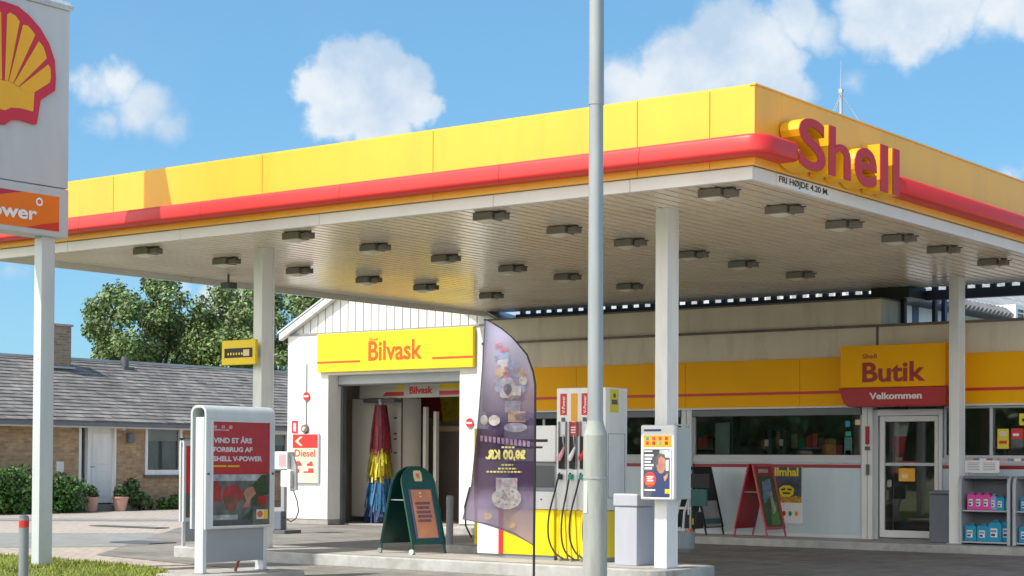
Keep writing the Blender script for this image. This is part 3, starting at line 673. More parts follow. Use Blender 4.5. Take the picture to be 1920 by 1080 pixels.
df = n.new('ShaderNodeBsdfDiffuse'); tl = n.new('ShaderNodeBsdfTranslucent'); tp = n.new('ShaderNodeBsdfTransparent'); m1 = n.new('ShaderNodeMixShader'); m2 = n.new('ShaderNodeMixShader')
l.new(rp.outputs[0], df.inputs[0]); l.new(rp.outputs[0], tl.inputs[0]); m1.inputs[0].default_value = .38; l.new(df.outputs[0], m1.inputs[1]); l.new(tl.outputs[0], m1.inputs[2])
m2.inputs[0].default_value = .1; l.new(m1.outputs[0], m2.inputs[1]); l.new(tp.outputs[0], m2.inputs[2]); l.new(m2.outputs[0], oo.inputs[0]); M['flag_cloth'] = m
for nm, c_ in (('fp_yellow',(.60,.52,.16)),('fp_pink',(.34,.20,.31)),('fp_red',(.50,.14,.20)),('fp_blue',(.27,.34,.50)),('fp_white',(.48,.45,.50)),('fp_cream',(.44,.40,.36)),('fp_orange',(.46,.31,.18)),('fp_dark',(.10,.08,.12)),('fp_grey',(.30,.28,.33))):
    mm = mat(nm, c_, .7, var=.35, scale=18); M[nm] = mm
    tt = mm.node_tree; o_ = tt.nodes['Material Output']; b_ = tt.nodes['Principled BSDF']; x_ = tt.nodes.new('ShaderNodeMixShader'); r_ = tt.nodes.new('ShaderNodeBsdfTransparent')
    x_.inputs[0].default_value = .15 if nm in ('fp_yellow','fp_cream') else .4; tt.links.new(b_.outputs[0], x_.inputs[1]); tt.links.new(r_.outputs[0], x_.inputs[2]); tt.links.new(x_.outputs[0], o_.inputs['Surface'])
mb = MB(); mb.raw(vs, fs, 'flag_cloth', True); mb.build('cloth', fl)
mb = MB(); poleP = [Vector((-1.80,-1.31,0)), fpt(1002,1021,.0), fpt(1003,900), fpt(1003,800), fpt(1003,720), fpt(999,696), fpt(987,663), fpt(963,635), fpt(938,613), fpt(919,601), fpt(906,596)]
mb.tube(poleP, [.013,.013,.012,.012,.011,.010,.009,.008,.007,.006,.005], 'black', 8); mb.build('pole', fl)
mb = MB(); mb.tube([fpt(*q, .003) for q in ((908,598),(903,692),(897,773),(884,908),(868,973),(913,981),(962,997),(1001,1021))], .006, 'fp_dark', 6); mb.build('hem', fl)
mb = MB(); mb.box(-1.98,-1.62,-1.49,-1.13,0,.035,'dark_grey'); mb.build('base', fl, bevel=.01)
def fprint(pts, m, out=.012):
    # subdivided so the print follows the cloth
    mb.poly([fpt(x, y, out) for x, y in pts], m)
def frect(x0,y0,x1,y1,m,out=.012,sk=0):
    nx = max(1, int((x1-x0)/8)); ny = max(1, int((y1-y0)/8))
    v = [fpt(x0+(x1-x0)*i/nx, y0+(y1-y0)*j/ny + sk*i/nx, out) for j in range(ny+1) for i in range(nx+1)]
    mb.raw(v, [(j*(nx+1)+i,(j+1)*(nx+1)+i,(j+1)*(nx+1)+i+1,j*(nx+1)+i+1) for j in range(ny) for i in range(nx)], m, True)
def felp(cx,cy,rx,ry,m,out=.012,n=18):
    c0 = fpt(cx,cy,out); v=[c0]+[fpt(cx+rx*math.cos(2*math.pi*i/n),cy+ry*math.sin(2*math.pi*i/n),out) for i in range(n)]
    mb.raw(v, [(0,i+1,(i+1)%n+1) for i in range(n)], m, True)
def ftext(s_, x0, y0, x1, y1, m, bold=.03, out=.016):
    vv, ff, ns, a0, a1_, b0, b1 = glyphs(s_, bold, 0)
    P = [fpt(x1-(v.x-a0)/(a1_-a0)*(x1-x0), y1-(v.y-b0)/(b1-b0)*(y1-y0), out) for v in vv]
    mb.raw(P, ff, m)
mb = MB()
for xx, yy, w_, h_, mm in ((926,644,14,8,'fp_red'),(936,652,16,8,'fp_red'),(925,662,28,12,'fp_blue'),(932,674,20,10,'fp_white')): frect(xx,yy,xx+w_,yy+h_,mm,sk=-4)
for ang in range(0,360,30): 
    felp(956+24*math.cos(R(ang)), 712+28*math.sin(R(ang)), 8, 9, ['fp_cream','fp_blue','fp_grey','fp_orange'][ang//30%4])
felp(950,725,16,20,'fp_white',.016); felp(951,728,8,10,'fp_dark',.020); frect(944,686,952,708,'fp_red',.02); frect(944,692,952,697,'fp_white',.024)
frect(962,700,974,706,'fp_blue',.02); frect(960,722,976,740,'fp_cream',.02); frect(952,770,985,790,'fp_orange',.014); frect(946,750,975,772,'fp_grey',.013)
felp(907,786,7,9,'fp_cream',.014); felp(926,787,11,10,'fp_cream',.014); felp(966,800,22,9,'fp_grey',.014); felp(980,780,16,8,'fp_dark',.02)
for k in range(12): frect(900+k*8,815+k*.9,900+k*8+5,826+k*.9,'fp_pink',.013,sk=1)
ftext('20,00 KR.', 910,842,985,862,'fp_yellow'); ftext('kun for', 940,831,966,838,'fp_yellow',.01)  if 0 else None
ftext('KR. 99,00', 912,844,984,863,'fp_yellow') if 0 else ftext('99,00 KR.', 912,844,984,863,'fp_yellow')
for (a_,b_,c_,y_) in ((940,966,0,836),(940,962,0,869),(934,968,0,876),(912,978,0,882)):
    xx = a_
    while xx < b_: frect(xx,y_,min(xx+5,b_),y_+3,'fp_yellow',.014); xx += 6.5
frect(930,895,970,925,'fp_white',.013); felp(950,933,28,21,'fp_cream',.016)
for k in range(40):
    a_ = k*2.4; rr = math.sqrt(k/40)*.9; felp(950+26*rr*math.cos(a_), 933+19*rr*math.sin(a_), 2.6,2.4,['fp_white','fp_grey','fp_cream'][k%3],.019,8)
for xx in (936,950,963): felp(xx,908,3.5,4,'fp_orange',.017,10)
for xx in (938,966): felp(xx,900,3,2.5,'fp_red',.018,10)
felp(915,967,8,7,'fp_orange'); felp(960,983,7,7,'fp_orange')
mb.build('print', fl)

# ================================================================== FUEL PUMPS
pm = thing('fuel_pump', 'white and yellow fuel pump with hanging hoses beside the lamp post', 'fuel pump', (-4.35,2.6,.15))
px = lambda x: -4.12 + (x-1040)/124.
pz = lambda y: .15 + (1050-y)/148.
mb = MB(); mb.box(-5.33,-4.135,2.32,2.86,.15,.21,'mid_grey'); mb.build('plinth', pm)
mb = MB(); mb.box(-5.34,-4.125,2.30,2.88,.21,.79,'pump_yellow'); mb.build('lower_panel', pm, bevel=.006)
M['pump_yellow'] = mat('pump_yellow', (.86,.66,.01), .35, var=.04, dirt=.12, streak=True)
mb = MB(); mb.box(-5.343,-5.0,2.296,2.32,.208,.792,'white_paint'); mb.build('white_panel', pm)
mb = MB(); mb.box(-5.0,-4.925,2.295,2.32,.209,.791,'red'); mb.build('red_stripe', pm)
mb = MB(); mb.box(-5.34,-4.125,2.31,2.87,.795,1.02,'white_paint'); mb.build('cabinet', pm, bevel=.006)
mb = MB(); mb.box(-4.95,-4.14,2.42,2.85,1.02,1.40,'mid_panel'); mb.build('card_reader', pm, bevel=.01)
mb = MB(); mb.box(-4.95,-4.14,2.34,2.85,1.40,1.86,'white_paint'); mb.build('head', pm, bevel=.012)
mb = MB(); q0 = (-4.95,2.34,1.40)
flat(mb, q0, X_, [(.06,.05),(.76,.05),(.76,.40),(.06,.40)], 'white'); flat(mb, q0, X_, [(.10,.25),(.70,.25),(.70,.285),(.10,.285)], 'black', .006); flat(mb, q0, X_, [(.10,.17),(.62,.17),(.62,.195),(.10,.195)], 'black', .006)
mb.build('display_panel', pm)
mb = MB(); flat(mb, (-4.95,2.42,1.02), X_, [(.05,.05),(.75,.05),(.75,.33),(.05,.33)], 'dark_grey'); mb.build('screen', pm)
mb = MB(); mb.cyl((-4.33,2.305,.92),(-4.33,2.312,.92),.012,.012,'black',8); mb.build('lock', pm)
# hose tower
mb = MB(); mb.box(-4.12,-3.375,2.34,2.84,.21,.79,'pump_yellow'); mb.build('tower_lower_panel', pm, bevel=.006)
mb = MB(); mb.box(-4.12,-3.375,2.36,2.82,.15,.21,'mid_grey'); mb.build('tower_plinth', pm)
mb = MB(); mb.box(-4.12,-3.375,2.34,2.84,.795,2.33,'white_paint'); mb.build('tower', pm, bevel=.012)
bay = [(1047.5,1060),(1068,1080),(1088,1100.5),(1108,1121)]
for i, (a, b) in enumerate(bay):
    xa, xb = px(a), px(b)
    mb = MB(); mb.box(xa-.01, xb+.01, 2.315, 2.345, pz(955), pz(880), 'white_paint'); mb.prism([(xa-.02,2.33,pz(1045)),(xb+.02,2.33,pz(1045)),(xb-.02,2.33,pz(956)),(xa+.02,2.33,pz(956))][::-1], (0,-.012,0), 'pump_yellow'); mb.build('hose_panel', pm, bevel=.004)
    mb = MB(); mb.box(xa, xb, 2.318, 2.341, pz(878), pz(818), 'black'); mb.box(xa-.005, xa, 2.30, 2.341, pz(878), pz(790), 'mid_grey'); mb.box(xb, xb+.005, 2.30, 2.341, pz(878), pz(790), 'mid_grey'); mb.build('holster', pm)
    mb = MB(); plate(mb, (xa, 2.335, pz(778 if i != 1 else 789)), X_, xb-xa, pz(738)-pz(778 if i != 1 else 789), 'orange_label' if i == 1 else 'red'); 
    if i != 1:
        text(mb, 'V-Power', (xb-.025,2.332,pz(775)), (0,0,1), .22, .045, 'white', bold=.02, v_=(-1,0,0))
        plate(mb, (xa+.02,2.331,pz(790)), X_, xb-xa-.04, .05, 'dark_grey')
    mb.build('grade_label', pm)
    xm = (xa+xb)/2
    nz = thing('x','x','x',(0,0,0)) if 0 else None
    mb = MB(); mb.tube([(xm-.02,2.27,pz(862)),(xm,2.25,pz(857)),(xm+.02,2.27,pz(850)),(xm+.03,2.31,pz(838))], [.02,.034,.026,.012], ['pink_grip','white','red','dark_grey'][i], 10)
    nzo = mb.build('nozzle', pm)
    mb = MB(); mb.tube([(xm+.03,2.31,pz(838)),(xm+.035,2.28,pz(825)),(xm+.02,2.30,pz(815))], .008, 'steel', 8); mb.build('spout', nzo)
    mb = MB(); mb.box(xm-.03,xm+.02,2.25,2.30,pz(898),pz(888), 'teal_dark' if i in (1,2) else 'black'); mb.build('swivel', nzo, bevel=.004)
    # hose: from the nozzle down in a long loop and back up into the tower
    dl = -.15 if i % 2 == 0 else -.10
    hp = [(xm-.01,2.27,pz(885)), (xm+dl*.4,2.24,pz(920)), (xm+dl*.8,2.20,pz(965)), (xm+dl*.75,2.18,pz(1005)), (xm+dl*.2,2.19,pz(1032)), (xm+.10,2.2,pz(1044)), (xm+.16,2.22,pz(1038)), (xm+.15,2.25,pz(1000)), (xm+.125,2.29,pz(930)), (xm+.115,2.31,pz(820)), (xm+.11,2.335,pz(770))]
    hp = hp[:6]
    sp = []
    for k in range(len(hp)-1):
        p0, p1, p2, p3 = [Vector(hp[max(0,min(len(hp)-1,k+j))]) for j in (-1,0,1,2)]
        for s_ in range(4):
            t_ = s_/4; sp.append(.5*((2*p1)+(p2-p0)*t_+(2*p0-5*p1+4*p2-p3)*t_*t_+(3*p1-p0-3*p2+p3)*t_**3))
    sp.append(Vector(hp[-1]))
    mb = MB(); mb.tube(sp, .0115, 'rubber', 8); mb.build('hose', pm)
M['orange_label'] = mat('orange_label', (.80,.36,.02), .4); M['pink_grip'] = mat('pink_grip', (.75,.35,.38), .4); M['teal_dark'] = mat('teal_dark', (.02,.28,.20), .4)
for ch in pm.children_recursive:
    pass
mb = MB(); plate(mb, (px(1066),2.325,pz(817)), X_, .145, .175, 'red', 0); 
for k in range(3): plate(mb, (px(1069),2.322,pz(802)-k*.032), X_, .095-.02*(k%2), .014, 'white')
mb.build('notice', pm)
mb = MB(); plate(mb, (-3.372,2.44,2.02), Y_, .19, .29, 'pump_label_y', 0); flat(mb, (-3.372,2.44,2.02), Y_, [(.03,.10),(.16,.10),(.16,.16),(.03,.16)], 'dark_grey'); flat(mb, (-3.372,2.44,2.02), Y_, ell(.095,.21,.03,.03,12), 'dark_grey')
M['pump_label_y'] = mat('pump_label_y', (.72,.60,.03), .4); mb.build('side_label', pm)
mb = MB(); mb.box(-3.374,-3.370,2.40,2.78,.95,.956,'mid_grey'); mb.box(-3.374,-3.370,2.40,2.78,1.75,1.756,'mid_grey'); mb.box(-3.374,-3.370,2.40,2.406,.956,1.75,'mid_grey'); mb.box(-3.374,-3.370,2.774,2.78,.956,1.75,'mid_grey'); mb.build('hatch', pm)
# narrow dispenser behind the flag
p2 = thing('fuel_pump', 'narrow yellow edged dispenser half hidden behind the purple feather flag', 'fuel pump', (-7.4,5.6,.12))
mb = MB(); mb.box(-7.85,-7.0,5.42,5.9,.12,.7,'pump_yellow'); mb.build('lower_panel', p2, bevel=.01)
mb = MB(); mb.box(-7.80,-7.05,5.44,5.88,.7,1.45,'white_paint'); mb.box(-7.86,-7.80,5.42,5.9,.7,1.9,'pump_yellow'); mb.build('cabinet', p2, bevel=.01)
mb = MB(); mb.tube([(-7.92,5.4,1.0),(-8.0,5.38,.7),(-7.98,5.38,.4),(-7.88,5.4,.22)], .014, 'rubber', 8); mb.build('hose', p2)

# litter bin
b = thing('litter_bin', 'tall lilac grey litter bin between the pump and the canopy column', 'bin', (-2.85,2.25,.15))
mb = MB(); mb.box(-3.01,-2.69,2.0,2.42,.152,.86,'bin_grey'); mb.build('body', b, bevel=.012)
mb = MB(); mb.box(-3.025,-2.675,1.985,2.435,.865,1.02,'bin_grey'); mb.build('lid', b, bevel=.018)
# notice box on the near column
nb = thing('notice_case', 'white framed notice case with portrait poster on the near column', 'notice case', (-2.19,1.72,1.4))
X0, Z0, WW, HH = -2.425, .962, .46, .875
mb = MB(); mb.box(X0,X0+WW,1.66,1.735,Z0,Z0+HH,'trim_white'); mb.build('case', nb, bevel=.02, seg=3)
def NN(zx, zy): return ((zx-50)/435*WW, (1-(zy-50)/965)*HH)
n3 = (X0,1.66,Z0)
def nq(a,b,c,e,m,off): flat(mb, n3, X_, [NN(a,e),NN(c,e),NN(c,b),NN(a,b)], m, off)
mb = MB(); nq(95,365,440,980,'dark_print',.003); nq(300,370,440,470,'photo_sky',.005)
flat(mb, n3, X_, [NN(*q) for q in ((230,620),(200,980),(440,980),(440,700),(380,680),(340,690),(300,660))][::-1], 'navy', .006)
flat(mb, n3, X_, [NN(325+62*math.cos(t/8), 560+120*math.sin(t/8)) for t in range(0,50,4)][::-1], 'face_print', .008)
flat(mb, n3, X_, [NN(*q) for q in ((265,560),(255,470),(300,415),(370,430),(375,480),(320,450),(290,480),(285,560))][::-1], 'brown', .010)
nq(385,500,420,640,'white',.007); flat(mb, n3, X_, [NN(*q) for q in ((355,720),(415,670),(410,720),(375,780))][::-1], 'skin', .009)
flat(mb, n3, X_, [NN(183+78*math.cos(t/8), 755+98*math.sin(t/8)) for t in range(0,50,3)][::-1], 'print_red', .009)
for k in range(4): nq(140,710+k*25,228-(k%2)*15,725+k*25,'white',.011)
nq(125,790,240,820,'orange',.011) 
for k in range(5): nq(108,430+k*42,225-(k%3)*18,455+k*42,'white',.007)
nq(108,880,250,898,'white',.008); nq(375,875,440,930,'sign_yellow',.008); nq(100,380,210,395,'white',.006)
mb.build('poster', nb)
mb = MB(); nq(90,185,455,335,'orange_label',.003)
for i in range(4):
    a = 125+i*82; nq(a,205,a+38,245,['teal_dark','print_red','print_red','magenta'][i],.006); nq(a,262,a+38,305,['print_red','magenta','teal','dark_red'][i],.006)
mb.build('price_strip', nb)
mb = MB(); u0,v0 = NN(95,135); text(mb, 'Klik & luk!', (X0+u0,1.656,Z0+v0), X_, .235, .032, 'navy', bold=.02) if 0 else nq(95,105,320,132,'navy',.003); mb.build('heading', nb)
mb = MB()
for a_,b_,c_,e_ in ((80,345,95,995),(440,345,455,995),(95,345,440,362),(95,982,440,995)): nq(a_,b_,c_,e_,'trim_white',.012)
mb.build('frame', nb)
M['dark_print'] = mat('dark_print', (.07,.08,.10), .35, var=.4, scale=9); M['face_print'] = mat('face_print', (.42,.20,.15), .5, var=.2, scale=14); M['print_red'] = mat('print_red', (.68,.05,.05), .4)
sp_ = thing('side_board', 'pale grey blank board fixed on the right side of the near column', 'board', (-2.10,2.0,1.4))
mb = MB(); mb.box(-2.13,-2.08,1.86,2.24,.965,1.815,'panel_pale'); M['panel_pale'] = mat('panel_pale', (.42,.48,.47), .5, var=.04); mb.mats=['panel_pale']; mb.build('board', sp_, bevel=.01)
mb = MB(); mb.cyl((-2.10,2.21,.78),(-2.10,2.21,1.95),.011,.011,'steel',8); mb.box(-2.12,-2.08,2.0,2.2,1.83,1.85,'steel'); mb.build('bracket', sp_)
# pail station behind the near column
ws = thing('wash_station', 'grey window wash pail with brush on a stand right of near column', 'wash station', (-5.4,7.7,0))
M['pail'] = mat('pail', (.30,.37,.41), .4, var=.06, dirt=.15)
mb = MB(); mb.cyl((-5.39,7.6,.06),(-5.39,7.6,.33),.135,.155,'pail',24); mb.build('pail', ws)
mb = MB(); mb.cyl((-5.39,7.6,0),(-5.39,7.6,.06),.09,.10,'steel',18); mb.build('foot', ws)
mb = MB(); mb.tube([(-5.44,7.6,.3),(-5.40,7.58,.62),(-5.30,7.56,.86)], .018, 'trim_white', 8); mb.build('handle', ws)
mb = MB(); mb.box(-5.33,-5.26,7.54,7.6,.28,.37,'orange'); mb.build('sponge', ws, bevel=.01)
mb = MB(); mb.box(-5.47,-5.44,7.85,7.88,0,1.28,'steel'); mb.box(-5.75,-5.44,7.84,7.87,.66,.70,'trim_white'); mb.build('stand', ws)
mb = MB(); mb.box(-5.66,-5.36,7.9,8.1,.36,.62,'black'); mb.box(-5.50,-5.42,7.895,7.9,.42,.52,'pump_label_y'); mb.build('dispenser_box', ws, bevel=.01)
mb = MB(); mb.box(-5.43,-5.10,7.82,7.85,1.0,1.22,'black'); mb.box(-5.43,-5.15,7.82,7.86,.72,.98,'teal_board'); M['teal_board'] = mat('teal_board', (.03,.13,.13), .4); mb.mats=['black','teal_board']; mb.build('towel_box', ws)

# ------------------------------------------------------------------ sandwich boards
def a_board(label, cx, cy, z, w, spread, h, frame, inner, rot, wheels=False, rounded=True, fr=.02):
    o = thing('sandwich_board', label, 'sandwich board', (cx, cy, z))
    cr, sr = math.cos(rot), math.sin(rot)
    def loc(side, a, s_, out=0.):    # a across 0..w, s_ 0..1 up the slope
        xx = side*(spread/2*(1-s_) + .02) + side*out; yy = a - w/2
        return Vector((cx + xx*cr - yy*sr, cy + xx*sr + yy*cr, z + s_*h + out*.25))
    for side in (1, -1):
        ol = [(0,.11),(w,.11),(w,.80)]
        if rounded:
            for k in range(1, 12): t_ = math.pi*k/12; ol.append((w/2+w/2*math.cos(t_), .80+.20*math.sin(t_)))
        else: ol += [(w,1.0),(0,1.0)]
        ol.append((0,.80))
        P = [loc(side, a, s_) for a, s_ in ol]; off = loc(side, 0, .5, .022) - loc(side, 0, .5)
        mb = MB(); mb.prism(P if side < 0 else P[::-1], off, frame if side > 0 else inner); 
        po = mb.build('panel', o, bevel=.006)
        mb = MB()
        for a in (.0, w-.035):
            q = [loc(side,a,0),loc(side,a+.035,0),loc(side,a+.035,.12),loc(side,a,.12)]; mb.prism(q if side < 0 else q[::-1], off, frame)
        mb.build('leg', o) if 0 else None
        for a in (.0, w-.03):
            mb = MB(); q = [loc(side,a,0),loc(side,a+.03,0),loc(side,a+.03,.112),loc(side,a,.112)]; mb.prism(q if side < 0 else q[::-1], off, frame); mb.build('leg', o)
        # rim
        rim = [loc(side,a,s_,.026) for a,s_ in ol]; mb = MB(); mb.tube(rim+[rim[0]], fr*.55, frame, 6); mb.build('rim', o)
    mb = MB(); mb.tube([loc(1,.03,.62),loc(-1,.03,.62)], .008, 'steel', 6); mb.build('stay', o)
    return o, loc
def ap(mb, loc, pts, m, out): mb.poly([loc(1, a, s_, out) for a, s_ in pts][::1], m)
M['green_dark'] = mat('green_dark', (.004,.035,.028), .22, var=.1)
M['green_bright'] = mat('green_bright', (.01,.14,.10), .35)
ab, al = a_board('dark green arched sandwich board with orange poster on the kerb island', -6.55, 2.42, .155, .60, .62, 1.16, 'green', 'green_dark', R(-8))
mb = MB(); ap(mb, al, [(.09,.17),(.51,.17),(.51,.74),(.09,.74)], 'pale_navy', .030); ap(mb, al, [(.13,.18),(.49,.18),(.49,.73),(.13,.73)], 'print_orange', .034); M['pale_navy'] = mat('pale_navy', (.12,.13,.25), .4)
for k in range(5): ap(mb, al, [(.17+.012*(k%2),.56-k*.05),(.44-.015*((k*2)%3),.56-k*.05),(.44-.015*((k*2)%3),.59-k*.05),(.17+.012*(k%2),.59-k*.05)], 'print_brown', .037)
M['print_brown'] = mat('print_brown', (.20,.10,.14), .5, var=.4, scale=30)
ap(mb, al, [(.27,.685),(.31,.685),(.31,.70),(.27,.70)], 'white', .037); ap(mb, al, [(.27,.645),(.30,.645),(.30,.66),(.27,.66)], 'white', .037)
mb.build('poster', ab)
mb = MB(); ap(mb, al, [(.24,.83),(.37,.83),(.38,.86),(.38,.93),(.36,.955),(.25,.955),(.23,.93),(.23,.86)], 'cream', .030); ap(mb, al, [(.28,.865),(.33,.865),(.34,.92),(.27,.92)], 'print_orange', .034); mb.build('emblem', ab)
for sd_, a in ((1,.015),(-1,.015)):
    c = al(sd_, a, .03); mb = MB(); mb.cyl(c+Vector((0,-.04,0)), c+Vector((0,-.01,0)), .035,.035, 'trim_white' if sd_ > 0 else 'mid_grey', 14); mb.build('wheel', ab)
M['red_gloss'] = mat('red_gloss', (.30,.015,.03), .35, var=.1); M['red_frame'] = mat('red_frame', (.55,.08,.09), .4)
rb_, rl = a_board('red framed sandwich board standing in front of the shop wall', -5.92, 10.95, .125, .60, .62, 1.24, 'red_frame', 'red_gloss', R(-5), rounded=False)
mb = MB(); ap(mb, rl, [(.05,.14),(.55,.14),(.55,.84),(.05,.84)], 'leaf_print', .030); ap(mb, rl, [(.05,.84),(.55,.84),(.55,.97),(.05,.97)], 'red_gloss', .030)
ap(mb, rl, [(.10,.45),(.40,.60),(.44,.80),(.16,.76)], 'fp_blue', .034); ap(mb, rl, [(.20,.16),(.48,.16),(.50,.50),(.30,.44)], 'grass_print', .034); ap(mb, rl, [(.30,.30),(.42,.35),(.40,.62),(.32,.60)], 'fp_cream', .037)
ap(mb, rl, [(.12,.88),(.42,.88),(.42,.93),(.12,.93)], 'fp_cream', .034)
M['grass_print'] = mat('grass_print', (.10,.20,.04), .5, var=.4, scale=20); mb.build('poster', rb_)
gb, gl = a_board('dark sandwich board with teal lower panel half hidden behind the near column', -7.12, 10.95, .125, .55, .60, 1.18, 'black', 'green_dark', R(-5), rounded=False)
mb = MB(); ap(mb, gl, [(.04,.12),(.5,.12),(.5,.5),(.04,.5)], 'steel', .030); ap(mb, gl, [(.04,.16),(.5,.16),(.5,.24),(.04,.24)], 'teal_board', .033); mb.build('poster', gb)

# ================================================================== SHOP
sh = thing('shop_building', 'low filling station shop with yellow band, glazed front and sliding door', 'shop', (-4.3,14.5,0))
FY_ = 11.52; XR = 6.0; XLs = -12.45
mb = MB()
for a, b in ((XLs,-11.35),(-7.81,-7.60)): pass
mb.box(XLs,-4.06,FY_,FY_+.12,.12,1.40,'panel_grey'); mb.box(-2.84,XR,FY_,FY_+.12,.12,1.40,'panel_grey'); mb.build('lower_wall', sh)
mb = MB(); mb.box(XLs,-4.06,FY_-.02,FY_,.12,.17,'trim_white'); mb.box(-2.84,XR,FY_-.02,FY_,.12,.17,'trim_white'); mb.build('skirting', sh)
mb = MB(); mb.box(XLs,-7.62,FY_-.005,FY_,1.315,1.375,'dark_red'); mb.box(-7.60,-4.30,FY_-.005,FY_,1.315,1.375,'dark_red'); mb.box(-2.84,XR,FY_-.005,FY_,1.315,1.375,'dark_red'); mb.build('red_stripe', sh)
mb = MB(); mb.box(XLs,-7.81,FY_-.03,FY_+.05,1.40,1.50,'trim_grey'); mb.box(-7.60,-4.25,FY_-.03,FY_+.05,1.40,1.50,'trim_grey'); mb.box(-2.84,XR,FY_-.03,FY_+.05,1.40,1.50,'trim_grey'); mb.build('sill', sh, bevel=.005)
M['trim_grey'] = mat('trim_grey', (.50,.53,.55), .45, var=.05, dirt=.1)
mb = MB(); mb.box(XLs,XR,FY_,FY_+.2,3.20,3.70,'wall_beige'); mb.box(XLs,XR,FY_+.0,FY_+.2,2.36,3.20,'wall_beige'); mb.build('wall', sh)
mb = MB(); mb.box(XLs,XR,FY_-.03,FY_+.25,3.70,3.745,'flashing'); mb.box(-4.02,-3.98,FY_-.012,FY_,3.2,3.70,'flashing'); mb.build('flashing', sh); M['flashing'] = mat('flashing', (.17,.14,.12), .7, var=.3)
mb = MB(); mb.box(XLs,-3.96,FY_+.06,FY_+1.0,3.745,4.18,'wall_beige'); mb.build('upper_wall', sh)
mb = MB(); mb.box(XLs,-3.94,FY_+.04,FY_+1.0,4.18,4.21,'flashing'); mb.build('coping', sh)
mb = MB(); mb.box(XLs+.1,XR,FY_+.2,20,3.55,3.68,'concrete'); mb.build('roof', sh)
# dark gutter beam with corrugated sheet edge
mb = MB(); mb.box(XLs,-3.9,12.62,12.76,4.215,4.384,'black'); mb.box(-3.9,XR,12.62,12.76,4.22,4.384,'dark_beam'); M['dark_beam'] = mat('dark_beam', (.02,.022,.035), .6)
mb.box(-4.3,-3.6,11.9,12.6,4.22,4.42,'black'); x = XLs+.1
while x < XR-.1:
    mb.box(x, x+.10, 12.63, 12.7, 4.30, 4.46, 'dark_beam'); x += .26
mb.build('gutter', sh)
mb = MB(); mb.box(-3.93,-3.86,12.3,12.4,3.68,4.4,'black'); mb.build('pipe', sh); mb = MB(); mb.box(-3.62,-3.56,12.9,13.0,3.68,4.4,'dark_beam'); mb.build('pipe', sh); mb = MB(); mb.box(-3.45,-3.38,12.9,13.0,3.68,4.4,'navy'); mb.build('pipe', sh)
# yellow band
mb = MB()
e = [XLs+1.0,-10.1,-7.7,-5.4,-3.3,-1.0,1.4,3.8,XR]
for i in range(len(e)-1): mb.box(e[i]+.003, e[i+1]-.003, 11.40, 11.52, 2.375, 3.20, 'band_yellow')
mb.build('band', sh, bevel=.004); M['band_yellow'] = mat('band_yellow', (.95,.45,.002), .6, var=.03, spec=.2); 
mb = MB(); mb.box(e[0],XR,11.394,11.40,2.585,2.635,'red'); mb.build('band_stripe', sh)
mb = MB(); mb.box(e[0],XR,11.41,11.52,2.345,2.375,'trim_white'); mb.build('band_edge', sh)
# windows
def window(x0, x1, z0=1.50, z1=2.345, shutter=True, mull=()):
    w = MB(); f = .035
    w.box(x0,x1,FY_+.01,FY_+.06,z0,z0+f,'trim_grey'); w.box(x0,x1,FY_+.01,FY_+.06,z1-f,z1,'trim_grey'); w.box(x0,x0+f,FY_+.01,FY_+.06,z0+f,z1-f,'trim_grey'); w.box(x1-f,x1,FY_+.01,FY_+.06,z0+f,z1-f,'trim_grey')
    for q in mull: w.box(q-.025,q+.025,FY_+.01,FY_+.06,z0+f,z1-f,'trim_grey')
    o = w.build('window_frame', sh, bevel=.004)
    if shutter:
        w = MB(); w.box(x0,x1,FY_-.06,FY_+.005,2.22,2.345,'shutter'); w.build('shutter_box', o, bevel=.01)
    w = MB(); w.poly([(x0+f,FY_+.035,z0+f),(x1-f,FY_+.035,z0+f),(x1-f,FY_+.035,z1-f),(x0+f,FY_+.035,z1-f)], 'glass'); w.build('glass', o)
    return o
M['shutter'] = mat('shutter', (.16,.175,.20), .5, var=.08)
window(-12.3,-9.6,mull=(-10.95,)); window(-9.55,-7.83); window(-7.60,-4.28); window(-2.82,-.55,shutter=False,mull=(-2.02,)); window(-.5,2.4,shutter=False); window(2.45,5.6,shutter=False)
mb = MB(); mb.box(-7.81,-7.60,FY_-.06,FY_+.1,.12,2.36,'trim_white'); mb.box(-7.715,-7.705,FY_-.064,FY_-.06,.12,2.36,'flashing'); mb.build('post', sh, bevel=.006)
# window stickers
mb = MB()
for a,b,c,e_,m in ((-4.60,-4.52,2.02,2.12,'cyan'),(-4.60,-4.50,1.86,1.94,'teal_dark'),(-4.62,-4.48,1.56,1.84,'teal_board'),(-4.60,-4.50,1.56,1.62,'teal_dark'),(-4.42,-4.32,2.05,2.14,'cream')): plate(mb, (a,FY_+.028,c), X_, b-a, e_-c, m)
mb.build('sticker', sh)
mb = MB(); plate(mb, (-1.91,FY_+.0,1.645), X_, .19, .32, 'pump_label_y'); flat(mb, (-1.91,FY_,1.645), X_, [(.03,.2),(.16,.2),(.16,.28),(.03,.28)], 'cream'); flat(mb, (-1.91,FY_,1.645), X_, [(.03,.08),(.16,.08),(.16,.13),(.03,.13)], 'red')
mb.build('poster', sh)
mb = MB(); plate(mb, (-1.68,FY_+.0,1.67), X_, .2, .30, 'dark_print'); plate(mb, (-1.68,FY_-.003,1.80), X_, .2, .17, 'red'); flat(mb, (-1.68,FY_-.003,1.80), X_, [(.03,.05),(.13,.05),(.13,.09),(.03,.09)], 'white'); mb.build('poster', sh)
mb = MB(); plate(mb, (-1.55,FY_,2.02), X_, .25, .19, 'pump_label_y'); plate(mb, (-1.50,FY_-.003,2.08), X_, .1, .05, 'black'); mb.build('poster', sh)
mb = MB()
